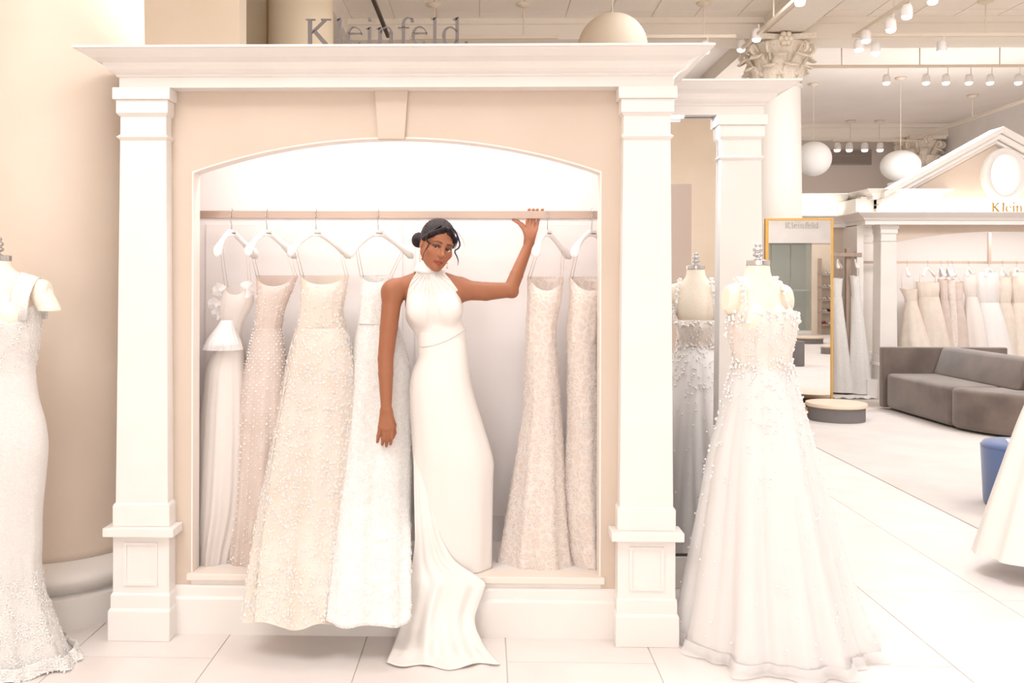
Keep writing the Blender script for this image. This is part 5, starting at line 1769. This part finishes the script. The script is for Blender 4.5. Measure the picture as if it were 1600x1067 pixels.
# the glass lettering reads the right way round in the mirror
sign('header_letters', 'pale grey letters on the showcase header, read in the gold framed mirror', (tt.x, tt.y, Zv(356)), U(1245 + 52) / 1400, .02, mat('pale_grey_letters', L(205, 200, 196), .5), flip=1, yaw=yaw_, reg=False)
sh = thing('shoe_shelf', 'slim metal shelf of bridal shoes seen in the gold framed mirror', 'shelf', tuple(Vector((ctr.x, ctr.y, 0)) + vx * U(1290)))
for px in (1276, 1304):
    obj('upright', sbx(MB(), px, px + .6, .05, .4, 0, Zv(403)), RODM, sh)
lev = [Zv(y) for y in (427, 447, 466, 485, 504)]
for z in lev:
    obj('shelf_board', sbx(MB(), 1276, 1304, .05, .4, z - .03, z), RODM, sh)
k = 0
for z in lev:
    for px, mm in ((1281, 'white'), (1285, 'white'), (1291, 'white'), (1295, 'white')):
        mt_ = PETAL
        cname = 'white'
        if z == lev[4] and px < 1287: mt_, cname = RED, 'red'
        if z == lev[3] and px > 1287: mt_, cname = BLACKS, 'black'
        o = Vector((ctr.x, ctr.y, 0)) + vx * U(px) + vn * .22 + Vector((0, 0, z + .002))
        pts = [o - vn * .11 + Vector((0, 0, .075)), o - vn * .09 + Vector((0, 0, .085)), o - vn * .03 + Vector((0, 0, .060)), o + vn * .04 + Vector((0, 0, .028)), o + vn * .12 + Vector((0, 0, .018))]
        b = MB().tube(pts, [.024, .032, .030, .034, .012], 8, .7)
        b.tube([o - vn * .10 + Vector((0, 0, .06)), o - vn * .10], [.012, .006], 6)
        tag(obj('high_heel', b, mt_, smooth=True), f'{dict(zip((1281, 1285, 1291, 1295), ("first", "second", "third", "fourth")))[px]} {cname} heel along the {["top", "second", "middle", "fourth", "bottom"][lev.index(z)]} board of the shoe shelf', 'shoe', f'{cname} shoes on the {["top", "second", "middle", "fourth", "bottom"][lev.index(z)]} board')
# podiums and pouf in front of it
def podium(label, c, r, h=.24):
    t = thing('podium', label, 'podium', (c.x, c.y, 0), 'round podiums')
    obj('drum', MB().lathe([(r * .93, 0.004), (r * .93, h - .05)], c.x, c.y, 48), GREYF, t, autosm=40)
    obj('top_disc', MB().lathe([(r * .96, h - .05), (r, h - .04), (r, h - .008), (r * .985, h)], c.x, c.y, 56), PALEW, t, autosm=40)
    return t
c = fl(1306.5, 656)
podium('low round podium standing by the foot of the gold framed mirror', c, 45 * c.y / FPX, .23)
c = real(fl(1259.5, 536)); podium('low round podium with a dark drum seen in the gold framed mirror', c, 27.5 * 26 / FPX, .20)
c = real(fl(1293, 553)); podium('low round podium cut by the edge of the gold framed mirror', c, 11 * 22 / FPX, .22)
c = real(fl(1245, 572))
t = thing('drum_pouf', 'charcoal drum pouf seen in the gold framed mirror', 'pouf', (c.x, c.y, 0))
rr = 11.5 * 19 / FPX
obj('drum', MB().lathe([(rr * .95, .004), (rr, .03), (rr, .5), (rr * .95, .54)], c.x, c.y, 32), GREYF, t, autosm=40)
obj('piping', MB().lathe([(rr * 1.0, .495), (rr * 1.02, .505), (rr * 1.0, .515)], c.x, c.y, 32, cap=False), GREYF, t, smooth=True)
# gown inside the showcase
o = Vector((ctr.x, ctr.y, 0)) + vx * U(1207) - vn * .3
t = thing('wedding_gown', 'pale blue tinted gown behind glass, seen in the gold framed mirror', 'gown', (o.x, o.y, .15))
PALEB = mat('pale_blue_tulle', L(206, 214, 220), .8, trans=.2)
prof = [(.25, .15), (.245, .5), (.235, .9), (.21, 1.3), (.15, 1.55)]
obj('skirt', MB().lathe([(r_ * (1), z_) for r_, z_ in prof], o.x, o.y, 40, cap=False), PALEB, t, smooth=True)
obj('bodice', MB().lathe([(.15, 1.55), (.14, 1.62), (.17, 1.8), (.18, 1.92), (.16, 2.02)], o.x, o.y, 32, cap=False), PETAL, t, smooth=True)

# ================================================================== sofa
sf = thing('sofa', 'taupe velvet sectional sofa with a curved seat on the pale carpet', 'sofa', (6.3, 11.4, 0))
def rbox(x0, x1, y0, y1, z0, z1):
    return MB().box(x0, x1, y0, y1, z0, z1)
def soft(name, mb, m, bev=.05):
    o = obj(name, mb, m, sf)
    bv = o.modifiers.new('bevel', 'BEVEL'); bv.width = bev; bv.segments = 4; bv.limit_method = 'ANGLE'; bv.angle_limit = math.radians(40)
    o.data.polygons.foreach_set('use_smooth', [True] * len(o.data.polygons))
    return o
xs0 = fl(1384, 640).x; ys0 = fl(1384, 640).y
p1, p2 = fl(1484, 670), fl(1582, 685)
soft('end_panel', rbox(xs0 - .04, at(1570, 545, ys0 + .08).x, ys0, ys0 + .13, .03, .885), VELVET, .02)
sh_ = .52
soft('seat', MB().prism([(xs0, ys0 - .005), (p1.x, p1.y + .01), (6.62, p1.y + .01), (6.62, ys0 - .005)], lambda u, v, d: (u, v, d), .03, sh_), VELVET, .06)
curve = [(p1.x + .0, p1.y - .01)]
for i in range(1, 11):
    a = math.pi / 2 * i / 10
    curve.append((p1.x + 1.15 * (1 - math.cos(a)), p1.y - .01 - 1.05 * math.sin(a)))
curve += [(7.6, curve[-1][1]), (7.6, p1.y - .01)]
soft('curved_seat', MB().prism(curve[::-1], lambda u, v, d: (u, v, d), .03, sh_), VELVET, .06)
bk = MB()
yb0, yb1 = p1.y - .35, ys0 - .01
bk.add([(6.30, yb0, sh_ - .02), (6.72, yb0, sh_ - .02), (6.72, yb1, sh_ - .02), (6.30, yb1, sh_ - .02), (6.44, yb0, .895), (6.66, yb0, .895), (6.66, yb1, .895), (6.44, yb1, .895)],
       [(0, 3, 2, 1), (4, 5, 6, 7), (0, 1, 5, 4), (1, 2, 6, 5), (2, 3, 7, 6), (3, 0, 4, 7)])
soft('back_cushion', bk, VELVET, .05)
soft('rear_seat', rbox(6.74, 7.45, p1.y + .01, ys0 - .005, .03, sh_), VELVET, .06)
bk = MB()
bk.add([(6.74, yb0 - .5, sh_ - .02), (7.2, yb0 - .5, sh_ - .02), (7.2, yb0 - .02, sh_ - .02), (6.34, yb0 - .02, sh_ - .02), (6.8, yb0 - .5, .87), (7.1, yb0 - .5, .87), (7.1, yb0 - .02, .885), (6.46, yb0 - .02, .885)],
       [(0, 3, 2, 1), (4, 5, 6, 7), (0, 1, 5, 4), (1, 2, 6, 5), (2, 3, 7, 6), (3, 0, 4, 7)])
soft('corner_cushion', bk, VELVETD, .05)

# blue pouf and brochure
yp = 7.32; xp = at(1538, 740, yp).x + .29
t = thing('pouf', 'blue velvet pouf beside the white skirt at the right edge', 'pouf', (xp, yp, 0))
obj('cushion', MB().lathe([(.25, .01), (.265, .03), (.285, .46), (.283, .49), (.265, .512), (.22, .522), (.1, .526)], xp, yp, 48), BLUEV, t, smooth=True)
obj('seam', MB().lathe([(.284, .478), (.289, .484), (.284, .490)], xp, yp, 48, cap=False), BLUEV, t, smooth=True)
c = at(1592, 690, yp - .02)
b = MB(); q = [(-.12, -.06), (.10, -.09), (.13, .05), (-.06, .08)]
b.prism([(c.x + u, yp - .02 + v) for u, v in q], lambda u, v, d: (u, v, d), .527, .535)
tag(obj('brochure', b, PETAL), 'small white brochure lying on the blue pouf', 'brochure')

# gown cut by the right edge
YQ = 5.6
t = thing('wedding_gown', 'plain white full skirted gown cut by the right edge', 'gown', (at(1690, 870, YQ).x, YQ, 0))
PS = loft([(520, 1660, 1720, YQ, .11), (560, 1645, 1735, YQ, .15), (640, 1606, 1774, YQ, .22), (750, 1568, 1812, YQ, .30), (868, 1530, 1850, YQ, .36)], 70, 200, [(8, .03), (13, .02)], 1.2, 91, 2.0, hem=.004)
surf('skirt', PS, SATIN, t)
PB = loft([(380, 1650, 1730, YQ, .13), (420, 1648, 1732, YQ, .14), (470, 1658, 1722, YQ, .115), (522, 1660, 1720, YQ, .11)], 24, 90, [], 1, 3, 2.2, dip=.04)
surf('bodice', PB, SATIN, t)
dress_form('linen dress form just outside the right edge wearing the plain gown', 1690, YQ, 330, 356, 44, 0.)

# ================================================================== rail of gowns in the portico
YR2 = 14.62
zr2 = at(1500, 410, YR2).z
rl = thing('garment_rail', 'thin champagne rail of gowns inside the far portico', 'clothes rail', (8.0, YR2, zr2))
obj('bar', MB().box(FX0 + .1, FX1 - .1, YR2 - .015, YR2 + .015, zr2 - .02, zr2 + .02), RODM, rl)
obj('bracket', MB().box(FX0 + .1, FX0 + .12, YR2 - .04, YR2 + .04, zr2 - .05, zr2 + .05), RODM, rl)
FG = 'gowns on the portico rail'
far = [ # label, hook px, yaw, bodice rows, skirt rows, material
    ('ivory gown with a tiny bodice, first from the left in the portico', 1417, 65, [(450, 1406, 1432), (462, 1412, 1432), (472, 1415, 1430)], [(470, 1415, 1431), (500, 1411, 1441), (540, 1406, 1455), (582, 1404, 1468)], BEIGET),
    ('cream gown with a smooth satin bust, second from the left in the portico', 1449, 40, [(440, 1432, 1465), (452, 1433, 1466), (466, 1436, 1464)], [(464, 1435, 1466), (500, 1436, 1474), (540, 1438, 1482), (582, 1440, 1490)], BEIGET),
    ('narrow blush gown, third from the left in the portico', 1470, 72, [(436, 1466, 1480), (455, 1468, 1480), (470, 1469, 1480)], [(468, 1468, 1481), (510, 1470, 1487), (582, 1472, 1496)], NUDE),
    ('narrow lace gown, fourth from the left in the portico', 1481, 72, [(436, 1478, 1491), (455, 1479, 1492), (472, 1482, 1492)], [(470, 1481, 1493), (510, 1481, 1498), (582, 1484, 1506)], BLUSH),
    ('pale blush gown, fifth from the left in the portico', 1488, 60, [(440, 1488, 1504), (455, 1489, 1503), (472, 1490, 1502)], [(470, 1489, 1503), (510, 1488, 1510), (582, 1488, 1518)], NUDE),
    ('ivory gown with a deep open bodice, sixth from the left in the portico', 1513, 50, [(428, 1507, 1524), (445, 1505, 1526), (466, 1510, 1524)], [(464, 1509, 1526), (500, 1507, 1538), (540, 1508, 1548), (582, 1510, 1556)], TULLE),
    ('white gown with a sheer high top, seventh from the left in the portico', 1545, 42, [(424, 1530, 1556), (445, 1526, 1560), (475, 1530, 1558)], [(473, 1529, 1559), (510, 1528, 1570), (582, 1526, 1585)], TULLEW),
    ('blush gown with long sheer sleeves, eighth from the left in the portico', 1566, 55, [(432, 1556, 1578), (450, 1556, 1580), (475, 1560, 1578)], [(473, 1559, 1579), (510, 1560, 1588), (582, 1562, 1598)], BEIGET),
    ('ivory gown cut by the right edge, last of those seen in the portico', 1588, 45, [(424, 1580, 1606), (450, 1578, 1610), (475, 1582, 1606)], [(473, 1581, 1607), (510, 1578, 1614), (582, 1572, 1626)], BEIGET)]
for i, (lb, px, yw, tb, ts, m) in enumerate(far):
    hanger('hanger above the ' + lb.split(',')[0].split(' with')[0].split(' cut')[0] + lb[lb.index(','):], px, yw, YR2, zr2, False, 'hangers on the portico rail')
    g, PB, PS = gown(lb, [(a, b, c, YR2, max(.07, (c - b) * .004)) for a, b, c in tb], [(a, b, c, YR2, max(.08, (c - b) * .0042)) for a, b, c in ts], m, m, [(5, .06), (9, .04)], 100 + i, .02, group=FG, naS=70, nrS=30, lining=(m in (TULLE, TULLEW)))
    k = at((tb[0][1] + tb[0][2]) / 2, tb[0][0], YR2)
    dxx = (tb[0][2] - tb[0][1]) / 2 * mpp(YR2) * .75
    hx = at(px, 410, YR2).x
    loops(g, [((hx - dxx * .9, YR2 - .01, zr2 - .19), (k.x - dxx, YR2, k.z - .01)), ((hx + dxx * .9, YR2 - .01, zr2 - .19), (k.x + dxx, YR2, k.z - .01))], .003)

# wooden stand with two gowns
YK = 14.15
zb_ = at(1325, 398, YK).z
tk = thing('wooden_stand', 'greyed wooden T-shaped gown stand by the far wall', 'clothes stand', (at(1328, 500, YK).x, YK, 0))
x_ = at(1328, 500, YK).x
obj('post', MB().box(x_ - .04, x_ + .04, YK + .04, YK + .12, 0, at(1328, 388, YK).z), WOODG, tk, bevel=.005)
obj('cross_bar', MB().box(at(1296, 398, YK).x, at(1346, 398, YK).x, YK - .02, YK + .04, zb_ - .03, zb_ + .03), WOODG, tk, bevel=.005)
obj('foot', MB().box(x_ - .35, x_ + .35, YK + .02, YK + .14, 0, .05), WOODG, tk, bevel=.005)
for lb, px, yw, tb, ts, trn in (('white gown with a spreading train on the wooden stand, beside the gold frame', 1309, 62, [(434, 1298, 1316), (450, 1299, 1315), (465, 1300, 1314)], [(463, 1299, 1315), (520, 1300, 1322), (570, 1300, 1328), (612, 1298, 1334)], True),
                           ('slim ivory gown on the right arm of the wooden stand', 1336, 70, [(430, 1328, 1342), (448, 1330, 1343), (465, 1331, 1344)], [(463, 1330, 1344), (520, 1329, 1352), (580, 1327, 1359), (614, 1326, 1362)], True)):
    hanger(('hanger on the wooden stand beside the gold frame' if px < 1320 else 'hanger on the right arm of the wooden stand'), px, yw, YK - .0, zb_ + .012, False, 'hangers on the wooden stand')
    g, PB, PS = gown(lb, [(a, b, c, YK, max(.07, (c - b) * .0045)) for a, b, c in tb], [(a, b, c, YK, max(.08, (c - b) * .0045)) for a, b, c in ts], LACEW, LACEW, [(5, .05), (9, .03)], 140 + px, .02, group='gowns on the wooden stand', naS=80, nrS=30, lining=False, zmin=.012)
    k = at((tb[0][1] + tb[0][2]) / 2, tb[0][0], YK); dxx = .06; hx = at(px, 410, YK).x
    loops(g, [((hx - dxx, YK - .01, zb_ - .17), (k.x - dxx, YK, k.z - .01)), ((hx + dxx, YK - .01, zb_ - .17), (k.x + dxx, YK, k.z - .01))], .003)
    e = PS[-1]; c0 = e.mean(0); rows = []
    for i in range(5):
        u = i / 4
        rows.append([(c0[0] + (q[0] - c0[0]) * (.9 + .55 * u + .05 * math.sin(k_ * .9) * u) , c0[1] + (q[1] - c0[1]) * (.9 + .7 * u), .012 + .05 * (1 - u) ** 2 + .01 * (1 + math.sin(k_ * .7)) * u) for k_, q in enumerate(e)])
    obj('train', MB().grid(rows, close=True), LACEW, g, smooth=True)

# taupe partition behind the photographer, caught by the wall mirror
struct(obj('wall_screen', MB().box(2.3, SCREENX, -6.2, -6.0, 0, 3.6), TAUPE))
